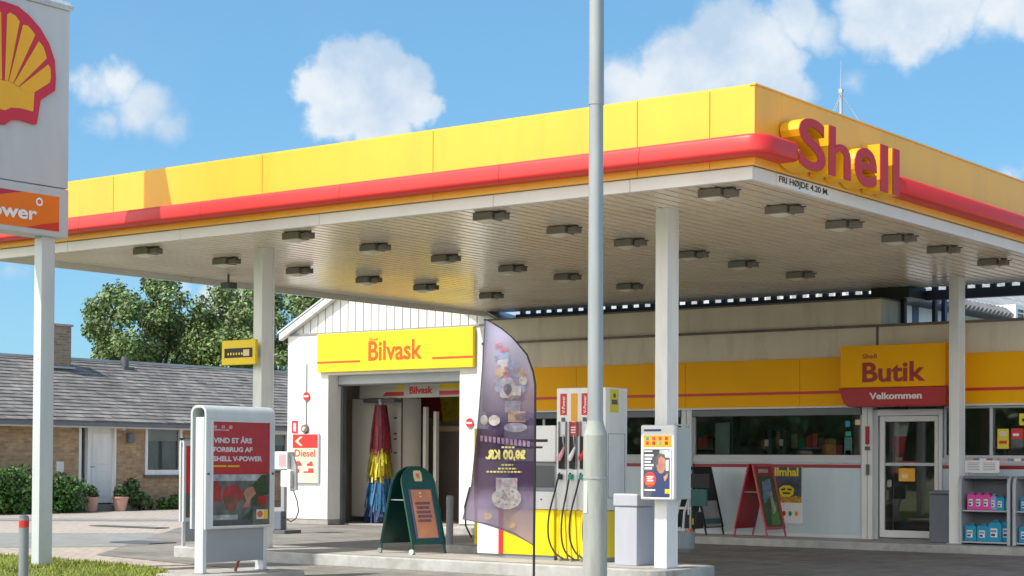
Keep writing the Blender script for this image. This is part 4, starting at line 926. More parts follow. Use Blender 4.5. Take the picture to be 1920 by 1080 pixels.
for i in range(9): plate(mb, (-2.42+i*.115,FY_-.034,1.445), X_, .10, .045, ['pink_grip','fp_blue','white','fp_red','fp_cream'][i%5])
mb.build('sill_labels', sh)
# entrance
dr = MB(); dr.box(-4.25,-4.06,FY_-.07,FY_+.12,.12,2.36,'trim_white'); dr.box(-4.155,-4.145,FY_-.075,FY_-.07,.12,2.36,'mid_grey'); dr.build('post', sh, bevel=.005)
dr = MB(); dr.box(-4.17,-4.11,FY_-.11,FY_-.07,1.72,2.02,'dark_red'); dr.box(-4.18,-4.10,FY_-.11,FY_-.07,1.62,1.68,'dark_grey'); dr.box(-4.16,-4.11,FY_-.11,FY_-.07,1.20,1.38,'dark_grey'); dr.build('keypad', sh, bevel=.004)
dr = MB(); dr.box(-4.06,-3.98,FY_-.03,FY_+.1,.12,2.30,'trim_grey'); dr.box(-3.98,-2.90,FY_-.03,FY_+.1,2.20,2.30,'trim_white'); dr.box(-2.90,-2.84,FY_-.03,FY_+.1,.12,2.30,'trim_white'); dr.box(-3.98,-2.9,FY_+.0,FY_+.1,.12,.14,'mid_grey')
do = dr.build('door_frame', sh, bevel=.004)
dr = MB(); a, b, f = -3.96, -2.92, .06
dr.box(a,a+.09,FY_-.0,FY_+.05,.16,2.19,'trim_white'); dr.box(b-f,b,FY_-.0,FY_+.05,.16,2.19,'trim_white'); dr.box(a+.09,b-f,FY_,FY_+.05,2.10,2.19,'trim_white'); dr.box(a+.09,b-f,FY_,FY_+.05,.16,.28,'trim_white')
dd_ = dr.build('door', sh, bevel=.004)
dr = MB(); dr.poly([(a+.09,FY_+.025,.28),(b-f,FY_+.025,.28),(b-f,FY_+.025,2.10),(a+.09,FY_+.025,2.10)], 'glass'); dr.build('glass', dd_)
dr = MB(); plate(dr, (-3.62,FY_+.015,1.10), X_, .29, .22, 'orange_label'); flat(dr, (-3.62,FY_+.015,1.10), X_, [(.05,.05),(.17,.05),(.17,.12),(.05,.12)], 'cream'); dr.build('notice', dd_)
dr = MB(); plate(dr, (-3.70,FY_+.012,1.415), X_, .42, .018, 'dark_red') ; plate(dr, (-3.865,FY_+.018,1.36), X_, .89, .05, 'trim_grey'); plate(dr, (-3.83,FY_+.016,1.0), X_, .08, .12, 'fp_white'); dr.build('sticker', dd_)
# entrance sign box
es = thing('entrance_sign', 'yellow and red illuminated box sign reading Butik Velkommen above shop door', 'sign', (-3.5,11.1,2.3))
mb = MB(); mb.box(-4.41,-2.55,10.95,11.39,2.655,3.355,'band_yellow'); mb.build('box', es, bevel=.012)
mb = MB(); pr = [(-4.43,2.65),(-2.53,2.65),(-2.55,2.34),(-4.26,2.34),(-4.34,2.40)]
mb.prism([(x,10.93,z) for x,z in pr], (0,.45,0), 'sign_red'); M['sign_red'] = mat('sign_red', (.42,.008,.015), .35, var=.04); mb.build('lower_box', es, bevel=.01)
mb = MB(); text(mb, 'Butik', (-4.005,10.945,2.74), X_, 1.11, .33, 'letter_dred', bold=.026, depth=.008); text(mb, 'Shell', (-4.0,10.945,3.135), X_, .25, .075, 'letter_dred', bold=.01, depth=.006); M['letter_dred'] = mat('letter_dred', (.36,.02,.02), .4); mb.build('lettering', es)
mb = MB(); text(mb, 'Velkommen', (-3.87,10.925,2.455), X_, .92, .11, 'white', bold=.03, depth=.006); mb.build('lettering', es)
mb = MB(); mb.box(-3.62,-3.42,11.36,11.45,2.30,2.34,'black'); mb.build('sensor', sh)
# interior
mb = MB(); mb.box(XLs+.1,XR-.1,FY_+.15,19.5,.10,.13,'inner_floor'); mb.box(XLs+.1,XR-.1,19.5,19.6,.13,3.5,'inner_wall'); mb.box(XLs,XLs+.1,FY_+.12,19.6,.0,3.6,'inner_wall'); mb.box(XR-.1,XR,FY_+.12,19.6,.0,3.6,'wall_beige'); mb.box(XLs+.1,XR-.1,FY_+.2,19.5,2.75,2.8,'inner_wall')
M['inner_floor'] = mat('inner_floor', (.35,.34,.32), .4); M['inner_wall'] = mat('inner_wall', (.7,.68,.64), .7); mb.build('interior', sh)
shelf = thing('shop_shelf', 'dim goods shelf behind the wide shop window', 'shelf', (-6.3,13.2,.13), 'goods shelves inside the shop')
mb = MB(); mb.box(-7.0,-5.6,13.2,13.25,.13,1.7,'brown')
for z in (.2,.7,1.2,1.65): mb.box(-7.0,-5.6,12.85,13.2,z,z+.03,'mid_grey')
mb.build('rack', shelf)
mb = MB(); rr = random.Random(9)
for z in (.73,1.23,1.68):
    x = -6.95
    while x < -5.7:
        w_ = rr.uniform(.08,.18); h_ = rr.uniform(.15,.32); mb.box(x, x+w_-.015, 12.9, 13.15, z, z+h_, rr.choice(['red','cream','cyan','orange_label','white','teal_dark','pink','brown'])); x += w_
mb.build('goods', shelf)
for (x, y, lb) in ((2.3,.4,'dim goods shelf behind the right window near the product racks'),(-3.0,1.2,'dim goods shelf behind the left shop window by the pump')):
    copy_tree(shelf, (-6.3+x+ (2.0 if x>0 else 0), 13.2+y, .13), lb)
for xx in (-5.05,-7.9):
    mb = MB(); mb.box(xx,xx+.28,13.0,13.3,.13,2.75,'trim_grey'); mb.build('pillar', sh)
bn = thing('reflection', 'red and white flag reflection modelled as cloth behind the left side of the shop door glass', 'reflection', (-3.8,11.9,.13))
mb = MB()  # mirror image in the door glass, built as coloured strips on a pole
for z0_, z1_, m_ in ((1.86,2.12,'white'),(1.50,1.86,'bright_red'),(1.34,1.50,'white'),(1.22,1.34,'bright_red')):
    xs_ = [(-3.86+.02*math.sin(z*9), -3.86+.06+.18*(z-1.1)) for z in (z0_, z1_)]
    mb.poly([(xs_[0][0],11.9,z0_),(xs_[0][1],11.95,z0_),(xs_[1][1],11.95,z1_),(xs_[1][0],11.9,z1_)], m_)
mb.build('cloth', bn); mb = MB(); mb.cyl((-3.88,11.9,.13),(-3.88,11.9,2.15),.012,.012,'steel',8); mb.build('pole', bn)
ck = thing('counter', 'dark counter with a small red sign inside the wide window', 'counter', (-5.2,12.3,.13))
mb = MB(); mb.box(-5.8,-4.5,12.2,12.6,.13,1.5,'brown'); mb.build('body', ck, bevel=.01); mb = MB(); mb.box(-5.35,-4.95,12.15,12.2,1.5,1.72,'dark_red'); mb.build('sign', ck)
mb = MB()
for x_, m_ in ((-6.55,'black'),(-6.25,'black')): mb.cyl((x_,12.5,.13),(x_,12.5,2.0),.13,.10,m_,12)
for x_ in (-6.60,-6.30): plate(mb, (x_,12.36,1.7), X_, .08, .12, 'white')
tag(mb.build('bottle_display', base=(0,0,0)), 'two tall dark bottle shaped displays with white labels behind the window', 'display')
st = thing('window_display', 'pale teal standing display just inside the left of the wide window', 'display stand', (-7.2,12.0,.13))
mb = MB(); mb.box(-7.42,-7.12,12.0,12.1,.13,2.12,'teal_pale'); M['teal_pale'] = mat('teal_pale', (.30,.42,.40), .5); mb.build('panel', st)
mb = MB(); mb.box(-7.5,-7.05,11.95,12.3,.13,.2,'steel'); mb.build('foot', st)
# coffee poster on wall
ps = thing('wall_poster', 'poster with yellow lettering and white lower third on the shop wall', 'poster', (-5.76,11.51,.85))
mb = MB(); mb.box(-6.12,-5.40,11.49,11.517,.345,1.335,'white'); mb.build('board', ps)
mb = MB(); o4 = (-6.12,11.489,.345); flat(mb, o4, X_, [(0,.36),(.72,.36),(.72,.99),(0,.99)], 'dark_print', 0)
flat(mb, o4, X_, [(0,.36),(.72,.36),(.72,.46),(.6,.48),(.5,.45),(.38,.49),(.2,.46),(0,.48)], 'crisp', .003); M['crisp'] = mat('crisp', (.50,.27,.04), .6, var=.5, scale=25)
flat(mb, o4, X_, [(.30,.50),(.36,.46),(.50,.46),(.56,.50),(.58,.60),(.50,.66),(.36,.66),(.28,.60)], 'pump_label_y', .005); flat(mb, o4, X_, [(.33,.57),(.41,.58),(.41,.61),(.33,.60)], 'black', .008); flat(mb, o4, X_, [(.45,.58),(.53,.57),(.53,.60),(.45,.61)], 'black', .008); flat(mb, o4, X_, [(.36,.51),(.50,.51),(.50,.54),(.36,.54)], 'black', .008)
text(mb, 'Mums!', (-5.98,11.484,1.165), X_, .50, .15, 'pump_label_y', bold=.03) if 0 else text(mb, 'ellmhal', (-6.02,11.484,1.165), X_, .56, .15, 'pump_label_y', bold=.04)
for i, m in enumerate(('cyan','red','teal_dark','orange_label')): flat(mb, o4, X_, ell(.26+i*.12,.17,.035,.045,10), m, .003)
mb.build('print', ps)
# grey bin right of door
b = thing('litter_bin', 'slate grey square bin standing right of the sliding shop door', 'bin', (-2.66,11.0,.12))
mb = MB(); mb.box(-2.81,-2.47,10.90,11.20,.122,.90,'slate_bin'); M['slate_bin'] = mat('slate_bin', (.13,.15,.18), .5, var=.08); mb.build('body', b, bevel=.015)
mb = MB(); mb.box(-2.82,-2.46,10.89,11.21,.905,.965,'slate_bin'); mb.build('lid', b, bevel=.015)
# racks
def rack(x0, label):
    r = thing('product_rack', label, 'product rack', (x0,11.0,.12)); x1 = x0+.84
    for x in (x0, x1-.05):
        mb = MB(); pr = [(10.72,.125),(11.25,.125),(11.25,1.21),(10.83,1.21),(10.75,1.17),(10.72,1.08)]
        mb.prism([(x,y,z) for y,z in pr], (.05,0,0), 'steel_light'); mb.build('side_panel', r, bevel=.006)
    mb = MB(); mb.box(x0+.05,x1-.05,11.20,11.24,.14,1.16,'shutter'); mb.build('back_panel', r)
    mb = MB(); mb.box(x0+.05,x1-.05,10.78,11.24,1.165,1.205,'shutter'); mb.build('top', r, bevel=.006)
    for z in (.15,.645):
        mb = MB(); mb.box(x0+.05,x1-.05,10.74,11.20,z,z+.025,'steel_light'); mb.build('shelf', r, bevel=.003)
    return r
M['steel_light'] = mat('steel_light', (.46,.49,.52), .4, metal=.3, var=.08)
rack(-2.24, 'outdoor product rack beside the right column holding pink and blue cans'); rack(-1.36, 'outdoor product rack cut off by the right edge of the photo')
def can_proto(name, w, d_, h, m, label, loc, grp):
    c = thing(name, label, 'canister', loc, grp); x, y, z = loc
    mb = MB(); pr = [(-w/2,0),(w/2,0),(w/2,h*.82),(w*.30,h*.94),(-w*.30,h*.94),(-w/2,h*.82)]
    mb.prism([(x+a,y-d_/2,z+b) for a,b in pr], (0,d_,0), m); mb.build('body', c, bevel=.012)
    mb = MB(); mb.tube([(x-w*.22,y,z+h*.93),(x-w*.15,y,z+h*1.02),(x+w*.10,y,z+h*1.02),(x+w*.18,y,z+h*.93)], .011, m, 8); mb.build('handle', c)
    mb = MB(); mb.cyl((x+w*.28,y,z+h*.88),(x+w*.28,y,z+h*1.0),.018,.018,'navy',10); mb.build('cap', c)
    mb = MB(); plate(mb, (x-w*.28,y-d_/2-.002,z+h*.22), X_, w*.5, h*.42, 'white'); plate(mb, (x-w*.24,y-d_/2-.004,z+h*.27), X_, w*.3, h*.12, 'navy'); plate(mb, (x-w*.24,y-d_/2-.004,z+h*.45), X_, w*.4, h*.12, 'fp_blue'); mb.build('label_sticker', c)
    return c
# lower shelf: blue canisters
c1 = can_proto('canister', .19,.16,.27,'cyan','small cyan canister at the left end of the lower rack shelf',(-2.07,10.86,.176),'blue canisters on the lower shelf')
copy_tree(c1, (-1.87,10.86,.176), 'small cyan canister second from the left on the lower rack shelf')
c2 = can_proto('canister', .215,.17,.33,'cyan','tall cyan canister third from the left on the lower rack shelf',(-1.67,10.86,.176),'blue canisters on the lower shelf')
copy_tree(c2, (-1.50,10.93,.176), 'tall cyan canister at the right end of the lower rack shelf')
copy_tree(c1, (-1.19,10.86,.176), 'small cyan canister on the lower shelf of the cropped right rack')
c3 = can_proto('canister', .135,.15,.265,'pink','pink canister furthest left on the upper rack shelf',(-2.06,10.86,.672),'pink canisters on the upper shelf')
copy_tree(c3, (-1.935,10.86,.672), 'pink canister in the middle of the three pink ones'); copy_tree(c3, (-1.81,10.86,.672), 'pink canister furthest right of the three pink ones')
c4 = can_proto('canister', .10,.12,.24,'lilac','lilac screenwash bottle next to the pink canisters',(-1.70,10.86,.672),'bottles on the upper shelf')
c5 = can_proto('canister', .13,.14,.22,'cyan','short blue canister with white label on the upper rack shelf',(-1.585,10.86,.672),'bottles on the upper shelf')
copy_tree(c5, (-1.46,10.90,.672), 'short blue canister in the right corner of the upper rack shelf'); copy_tree(c5, (-1.20,10.86,.672), 'short blue canister on the upper shelf of the cropped right rack')
nt_ = thing('rack_notice', 'white printed notice card propped above the product rack', 'notice', (-1.95,11.0,1.25))
mb = MB(); mb.box(-2.25,-1.68,11.0,11.02,1.255,1.455,'white'); mb.build('card', nt_, bevel=.006)
mb = MB()
for k in range(5): plate(mb, (-2.20,10.998,1.41-k*.027), X_, .2-.02*(k%2), .008, 'mid_grey'); plate(mb, (-1.94,10.998,1.41-k*.027), X_, .2, .008, 'mid_grey')
mb.build('print', nt_)
mb = MB(); mb.box(-2.2,-2.18,11.02,11.04,1.205,1.40,'steel'); mb.box(-1.75,-1.73,11.02,11.04,1.205,1.40,'steel'); mb.build('support', nt_)

# ================================================================== CAR WASH
cw = thing('car_wash', 'white gabled car wash hall with an open bay door', 'car wash', (-15.4,15.5,.0))
CY = 12.0
mb = MB(); mb.box(-18.25,-17.04,CY,CY+.47,.12,4.14,'render_white'); mb.box(-13.40,-12.47,CY,CY+.47,.12,4.14,'render_white'); mb.box(-17.04,-13.40,CY,CY+.47,3.24,4.14,'render_white'); mb.build('wall', cw)
mb = MB(); mb.box(-18.22,-17.04,CY+.015,CY+.47,.0,.12,'concrete'); mb.build('plinth', cw); mb = MB(); mb.box(-13.40,-12.5,CY+.015,CY+.47,.0,.12,'concrete'); mb.build('plinth', cw)
mb = MB(); mb.box(-18.25,-18.05,CY+.47,20.5,0,4.1,'wash_wall'); mb.box(-12.65,-12.47,CY+.47,20.5,0,4.1,'wash_wall'); mb.box(-18.05,-12.65,20.4,20.5,0,4.1,'wash_wall'); M['wash_wall'] = mat('wash_wall', (.55,.51,.46), .6, var=.15, dirt=.3, streak=True); mb.build('inner_wall', cw)
mb = MB(); mb.box(-18.05,-12.65,CY+.47,20.4,.0,.02,'concrete'); mb.build('floor', cw)
mb = MB(); mb.box(-18.05,-12.65,CY+.47,20.4,3.9,4.0,'inner_dark'); mb.build('ceiling', cw)
# gable of vertical corrugated sheet
zx = lambda x: 4.22 + (x+18.3)*.52 if x < -15.36 else 4.22 + (-12.42-x)*.52
mb = MB(); x = -18.25
while x < -12.5:
    x2 = min(x+.22, -12.47); 
    mb.prism([(x+.0,CY+.03,4.14),(x2-.03,CY+.03,4.14),(x2-.03,CY+.03,zx(x2-.03)),(x,CY+.03,zx(x))], (0,.04,0), 'trim_white'); 
    mb.prism([(x2-.03,CY+.06,4.14),(x2,CY+.06,4.14),(x2,CY+.06,zx(x2)),(x2-.03,CY+.06,zx(x2-.03))], (0,.02,0), 'groove_grey'); x = x2
M['groove_grey'] = mat('groove_grey', (.30,.31,.33), .6); mb.build('gable', cw)
mb = MB(); mb.box(-18.27,-12.46,CY-.02,CY+.03,4.125,4.165,'mid_grey'); mb.build('flashing', cw)
for s_ in (-1, 1):
    a = (-15.36, 4.22+2.94*.52); b = (-18.42 if s_ < 0 else -12.30, 4.22-.12*.52)
    mb = MB(); mb.prism([(a[0],CY-.12,a[1]+.02),(b[0],CY-.12,b[1]+.02),(b[0],CY-.12,b[1]-.13),(a[0],CY-.12,a[1]-.13)][::(1 if s_<0 else -1)], (0,.14,0), 'trim_white'); mb.build('verge', cw, bevel=.01)
    mb = MB(); mb.prism([(a[0],CY-.13,a[1]+.06),(b[0]+s_*.04,CY-.13,b[1]+.06),(b[0]+s_*.04,CY-.13,b[1]+.02),(a[0],CY-.13,a[1]+.02)][::(1 if s_<0 else -1)], (0,8.6,0), 'trim_grey'); mb.build('roof', cw)
sg = thing('car_wash_sign', 'bright yellow sign reading Bilvask above the car wash bay', 'sign', (-15.1,11.9,3.7))
mb = MB(); mb.box(-17.28,-12.985,11.90,11.995,3.295,4.12,'sign_yellow'); mb.build('panel', sg, bevel=.01)
mb = MB(); text(mb, 'Bilvask', (-15.80,11.896,3.50), X_, 1.48, .42, 'letter_orange', bold=.022, depth=.006); M['letter_orange'] = mat('letter_orange', (.70,.10,.01), .4); text(mb, 'Shell', (-15.78,11.896,3.93), X_, .25, .055, 'letter_orange', bold=.01, depth=.004); mb.build('lettering', sg)
mb = MB(); mb.box(-17.275,-16.03,11.896,11.90,3.485,3.53,'letter_orange'); mb.box(-14.05,-12.99,11.896,11.90,3.485,3.53,'letter_orange'); mb.build('stripe', sg)
# roller door rolled up
mb = MB(); mb.box(-17.02,-13.42,CY+.30,CY+.42,3.04,3.24,'trim_grey'); mb.build('roller_door', cw, bevel=.01)
mb = MB(); mb.box(-17.02,-13.42,CY+.29,CY+.43,3.01,3.04,'dark_grey'); mb.build('door_edge', cw)
mb = MB(); mb.box(-17.04,-16.97,CY+.40,CY+.50,.0,2.98,'dark_grey'); mb.build('door_rail', cw); mb = MB(); mb.box(-13.47,-13.40,CY+.40,CY+.50,.0,2.98,'dark_grey'); mb.build('door_rail', cw)
# gantry
gt = thing('wash_gantry', 'cream washing gantry with a Bilvask header inside the bay', 'wash machine', (-16.2,13.6,.02))
mb = MB(); mb.box(-17.66,-16.98,13.45,13.9,.14,2.78,'wash_panel'); mb.build('left_leg', gt, bevel=.02)
mb = MB(); mb.box(-16.98,-16.42,13.75,14.4,.05,2.80,'wash_panel'); mb.box(-16.44,-16.40,13.72,13.75,.1,2.8,'brown'); mb.build('machine_panel', gt, bevel=.02)
mb = MB()
for z in (2.33,1.98,1.86,1.55): mb.box(-16.66,-16.58,13.738,13.75,z,z+.035,'dark_grey')
mb.build('sensor', gt)
mb = MB(); mb.box(-17.30,-13.9,13.30,13.42,2.775,3.07,'white_sign'); M['white_sign'] = mat('white_sign', (.62,.61,.57), .5); mb.build('header', gt, bevel=.006)
mb = MB(); o5 = (-17.30,13.298,2.775); text(mb, 'Bilvask', (-15.84,13.294,2.85), X_, .66, .16, 'print_red', bold=.035)
flat(mb, o5, X_, [(.68,.04),(1.30,.04),(1.30,.13),(.78,.13)], 'print_red', 0); flat(mb, o5, X_, [(.95,.17),(1.30,.17),(1.30,.28),(1.18,.28)], 'sign_yellow', 0); flat(mb, o5, X_, [(2.3,.04),(2.9,.04),(2.9,.13),(2.3,.13)], 'print_red', 0); flat(mb, o5, X_, [(2.3,.17),(2.9,.17),(2.9,.28),(2.3,.28)], 'sign_yellow', 0)
mb.build('lettering', gt)
mb = MB(); mb.box(-17.1,-16.2,13.2,13.5,2.68,2.75,'dark_grey'); mb.cyl((-16.62,13.25,2.6),(-16.62,13.25,2.75),.06,.06,'steel',12); mb.build('brush_mount', gt)
mb = MB(); mb.box(-16.20,-16.12,14.2,14.3,.05,2.6,'wash_panel'); mb.box(-15.98,-15.90,14.3,14.4,.05,2.5,'wash_panel'); mb.build('guide_rail', gt)
# rotating brush
bs = thing('wash_brush', 'hanging vertical brush with red, yellow and blue strips in the bay', 'brush', (-16.62,13.25,2.66))
rr = random.Random(4)
for nm, z0, z1, m in (('red_strips',1.60,2.62,'brush_red'),('yellow_strips',.98,1.66,'brush_yellow'),('blue_strips',.35,1.02,'brush_blue'),('dark_strips',.10,.42,'navy')):
    mb = MB()
    def rad(z): return .13 + (2.62-z)*.08 if z > 1.0 else .26+(1.0-z)*.07
    for k in range(210):
        a = rr.uniform(0, 2*math.pi); a2 = a+rr.uniform(-.12,.12); w_ = rr.uniform(.012,.026); z0_ = z0+rr.uniform(-.10,.10)
        r0 = rad(z1)*rr.uniform(.75,1.02); r1 = rad(z0)*rr.uniform(.6,1.22)
        rm_ = (r0+r1)/2+rr.uniform(-.02,.03); am = (a+a2)/2+rr.uniform(-.05,.05)
        P = []
        for (rr_, aa, zz) in ((r0,a,z1),(rm_,am,(z0_+z1)/2),(r1,a2,z0_)):
            t_ = Vector((-math.sin(aa), math.cos(aa), 0))*w_; c = Vector((-16.62+rr_*math.cos(aa), 13.25+rr_*math.sin(aa), zz)); P.append((c-t_, c+t_))
        for i in range(2): mb.poly([P[i][0],P[i][1],P[i+1][1],P[i+1][0]], m, True)
    mb.cyl((-16.62,13.25,z0+.05),(-16.62,13.25,z1),.08,.08,m,10); mb.build(nm, bs)
# dark tub/blower left and right side panel
mb = MB(); mb.cyl((-17.7,14.6,2.3),(-17.2,14.3,2.5),.42,.42,'mid_grey',24); mb.build('blower', gt)
mb = MB(); mb.box(-16.95+.0,-16.8,16.4,16.6,0,.1,'mid_grey'); mb.box(-17.95,-17.55,14.3,14.6,.02,2.15,'panel_grey'); mb.build('cabinet', gt)
gp = thing('wash_gantry', 'dark brown rear wash panel under red and yellow curtain strips', 'wash machine', (-17.2,16.0,.02))
mb = MB(); mb.box(-17.85,-15.9,15.9,16.05,.02,2.5,'wash_brown'); M['wash_brown'] = mat('wash_brown', (.26,.225,.20), .55, var=.1); mb.build('panel', gp)
mb = MB(); flat(mb, (-17.95,15.89,2.2), X_, [(.1,.75),(.85,.75),(.95,.1),(.25,.3)], 'brush_red', 0); flat(mb, (-17.95,15.89,2.2), X_, [(.85,.75),(1.9,.75),(1.9,.25),(.95,.1)], 'brush_yellow', .003); mb.build('curtain', gp)
mb = MB(); mb.box(-17.26,-16.3,15.80,15.9,2.08,2.22,'cream'); mb.build('lamp_bar', gp, bevel=.04)
# wall fittings
ds = thing('diesel_sign', 'cream and red Diesel sign with arrow on the white wall', 'sign', (-17.67,11.97,1.4))
mb = MB(); mb.box(-18.06,-17.26,11.955,12.0,.89,1.975,'steel_light'); mb.build('frame', ds, bevel=.006)
mb = MB(); o6 = (-18.04,11.953,.91); flat(mb, o6, X_, [(0,0),(.74,0),(.74,.75),(0,.75)], 'cream_sign', 0); M['cream_sign'] = mat('cream_sign', (.84,.70,.46), .5); flat(mb, o6, X_, [(0,.75),(.74,.75),(.74,1.045),(0,1.045)], 'bright_red', 0); M['bright_red'] = mat('bright_red', (.78,.03,.03), .4)
flat(mb, o6, X_, [(.22,.80),(.30,.80),(.16,.90),(.30,1.0),(.22,1.0),(.07,.90)], 'cream_sign', .003)
for (a, b, w_, h_) in ((.06,.36,.22,.07),(.10,.43,.14,.035),(.42,.36,.20,.06),(.50,.42,.10,.04),(.06,.21,.15,.09),(.32,.21,.16,.035),(.46,.21,.18,.10)): flat(mb, o6, X_, [(a,b),(a+w_,b),(a+w_*.9,b+h_),(a+.02,b+h_)], 'print_red', .003)
text(mb, 'Diesel', (-17.98,11.95,1.47), X_, .62, .16, 'print_red', bold=.02); mb.build('print', ds)
def noentry(x, z, label):
    o = thing('no_entry_sign', label, 'road sign', (x,11.98,z), 'no entry signs')
    mb = MB(); mb.cyl((x,11.98,z),(x,11.965,z),.095,.095,'bright_red',20); mb.build('disc', o)
    mb = MB(); mb.box(x-.07,x+.07,11.958,11.965,z-.018,z+.018,'white'); mb.build('bar', o)
    mb = MB(); mb.box(x-.02,x+.02,11.98,12.0,z-.06,z+.06,'steel'); mb.build('bracket', o)
noentry(-17.66, 2.79, 'small round no entry sign left of the wash bay'); noentry(-13.12, 2.17, 'small round no entry sign right of the wash bay')
o = thing('alarm_bell', 'grey wall bell with a thin vertical cable above the Diesel sign', 'bell', (-17.69,11.93,2.08))
mb = MB(); mb.cyl((-17.69,12,2.08),(-17.69,11.93,2.08),.105,.09,'steel_dark',20); mb.cyl((-17.69,11.93,2.08),(-17.69,11.91,2.08),.05,.04,'cream',14); M['steel_dark'] = mat('steel_dark', (.20,.20,.19), .5, metal=.4, var=.2); mb.build('gong', o)
mb = MB(); mb.tube([(-17.67,11.985,2.16),(-17.67,11.985,3.5)], .009, 'steel_dark', 6); mb.build('cable', o)
o = thing('fire_notice', 'small red outlined rectangular plate at the left wall corner', 'notice', (-18.02,11.99,2.1))
mb = MB()
for a,b,c,e_ in ((-18.10,-18.07,1.99,2.26),(-17.97,-17.94,1.99,2.26),(-18.07,-17.97,1.99,2.03),(-18.07,-17.97,2.22,2.26)): mb.box(a,b,11.975,12.0,c,e_,'bright_red')
mb.build('frame', o); mb = MB(); plate(mb, (-18.07,11.99,2.03), X_, .10, .19, 'white'); mb.build('plate', o)
# air and vacuum stand
o = thing('air_station', 'white air and vacuum stand with a looping hose left of car wash', 'air station', (-14.9,8.5,0))
mb = MB(); mb.box(-15.10,-14.72,8.38,8.6,1.22,1.56,'white_paint'); mb.build('upper_box', o, bevel=.015)
mb = MB(); plate(mb, (-14.95,8.378,1.27), X_, .2, .24, 'pink_grip'); mb.build('label_sticker', o)
mb = MB(); mb.box(-14.9,-14.64,8.38,8.58,.88,1.2,'white_paint'); mb.build('lower_box', o, bevel=.015)
mb = MB(); mb.prism([(-14.70,8.5,1.50),(-14.62,8.5,1.42),(-14.56,8.5,1.28),(-14.55,8.5,.82),(-14.72,8.5,.80)][::-1], (0,-.04,0), 'steel'); mb.build('shield', o)
mb = MB(); mb.box(-15.0,-14.92,8.5,8.58,0,1.3,'steel'); mb.build('post', o)
mb = MB(); mb.tube([(-14.62,8.45,.82),(-14.52,8.45,.62),(-14.48,8.45,.42),(-14.55,8.45,.28),(-14.68,8.45,.22),(-14.85,8.45,.30)], .012, 'rubber', 8); mb.build('hose', o)
mb = MB(); mb.box(-15.05,-14.85,8.35,8.5,.06,.42,'slate_bin'); mb.build('hopper', o, bevel=.02)
mb = MB(); mb.box(-15.15,-14.6,8.2,8.65,0,.06,'dark_grey'); mb.build('base', o)

# ================================================================== BRICK HOUSE
hs = thing('brick_house', 'low yellow brick house with grey slate roof and white door', 'house', (-33,17,0))
HX = -29.0
mb = MB()
openings = [(13.9,16.3,.12,2.33),(17.30,18.72,.93,2.35),(21.75,23.1,1.05,2.28)]
ys = [4.0] + [v for o_ in openings for v in o_[:2]] + [27.5]
mb.box(HX-.3,HX,4.0,15.0,-.03,2.42,'house_brick'); mb.box(HX-.3,HX,16.25,17.30,-.03,2.42,'house_brick'); mb.box(HX-.3,HX,18.72,21.75,-.03,2.42,'house_brick'); mb.box(HX-.3,HX,23.1,27.5,-.03,2.42,'house_brick')
mb.box(HX-.3,HX,17.30,18.72,-.03,.93,'house_brick'); mb.box(HX-.3,HX,21.75,23.1,-.03,1.05,'house_brick'); mb.box(HX-8,HX-.3,4.0,4.3,-.03,2.42,'house_brick'); mb.box(HX-8,HX-.3,27.2,27.5,-.03,2.42,'house_brick')
mb.build('wall', hs)
mb = MB(); tp = 4.36; ea = 2.40
mb.prism([(HX+.45,3.7,ea),(HX-4,3.7,tp),(HX-8.45,3.7,ea),(HX-8.45,3.7,ea-.1),(HX-4,3.7,tp-.1),(HX+.45,3.7,ea-.1)][::-1], (0,24.1,0), 'roof_slate'); ro = mb.build('roof', hs)
mb = MB(); k = 0                       # overlapping courses of slates
n_c = 19; sl = Vector((-4.45,0,tp-ea)); ln = sl.length
rr = random.Random(11)
for i in range(n_c):
    p0 = Vector((HX+.45,0,ea)) + sl*(i/n_c); p1 = Vector((HX+.45,0,ea)) + sl*min(1,(i+1.12)/n_c); nn = Vector((-sl.z,0,sl.x)).normalized()*-1
    y = 3.68 - (i%2)*.16
    while y < 27.8:
        w_ = .32; t0 = .035+rr.uniform(-.006,.01); t1 = .008
        a = [p0+nn*t0, p1+nn*t1]; b0 = p0+nn*.0
        ya, yb = max(y,3.68)+.004, min(y+w_,27.82)-.004
        if yb > ya:
            mb.poly([(a[0].x,ya,a[0].z),(a[0].x,yb,a[0].z),(a[1].x,yb,a[1].z),(a[1].x,ya,a[1].z)], 'slate')
            mb.poly([(b0.x,ya,b0.z),(b0.x,yb,b0.z),(a[0].x,yb,a[0].z),(a[0].x,ya,a[0].z)], 'slate')
        y += w_
M['slate'] = mat('slate', (.20,.185,.172), .8, var=.3, scale=1.3, bump=.3, bscale=20, dirt=.55, island=.22); mb.build('slates', ro)
mb = MB(); mb.box(HX-4.12,HX-3.88,3.66,27.84,tp-.02,tp+.06,'ridge_metal'); M['ridge_metal'] = mat('ridge_metal', (.38,.41,.43), .5, var=.1); mb.build('ridge', ro)
mb = MB(); mb.box(HX+.43,HX+.54,3.66,27.84,ea-.12,ea-.02,'dark_gutter'); M['dark_gutter'] = mat('dark_gutter', (.14,.15,.165), .5); mb.build('gutter', hs)
mb = MB(); mb.box(HX,HX+.44,3.8,27.7,ea-.16,ea-.105,'trim_white'); mb.build('soffit', hs)
def cby(px_): return px_
mb = MB(); mb.box(HX-3.65,HX-3.15,16.33,17.22,3.7,5.26,'chimney_brick'); ch = mb.build('chimney', ro)
mb = MB(); mb.box(HX-3.70,HX-3.10,16.28,17.27,5.26,5.33,'concrete'); mb.build('chimney_cap', ch, bevel=.01)
mb = MB(); mb.box(HX-3.7,HX-3.0,16.28,17.27,4.02,4.08,'ridge_metal'); mb.build('chimney_flashing', ch)
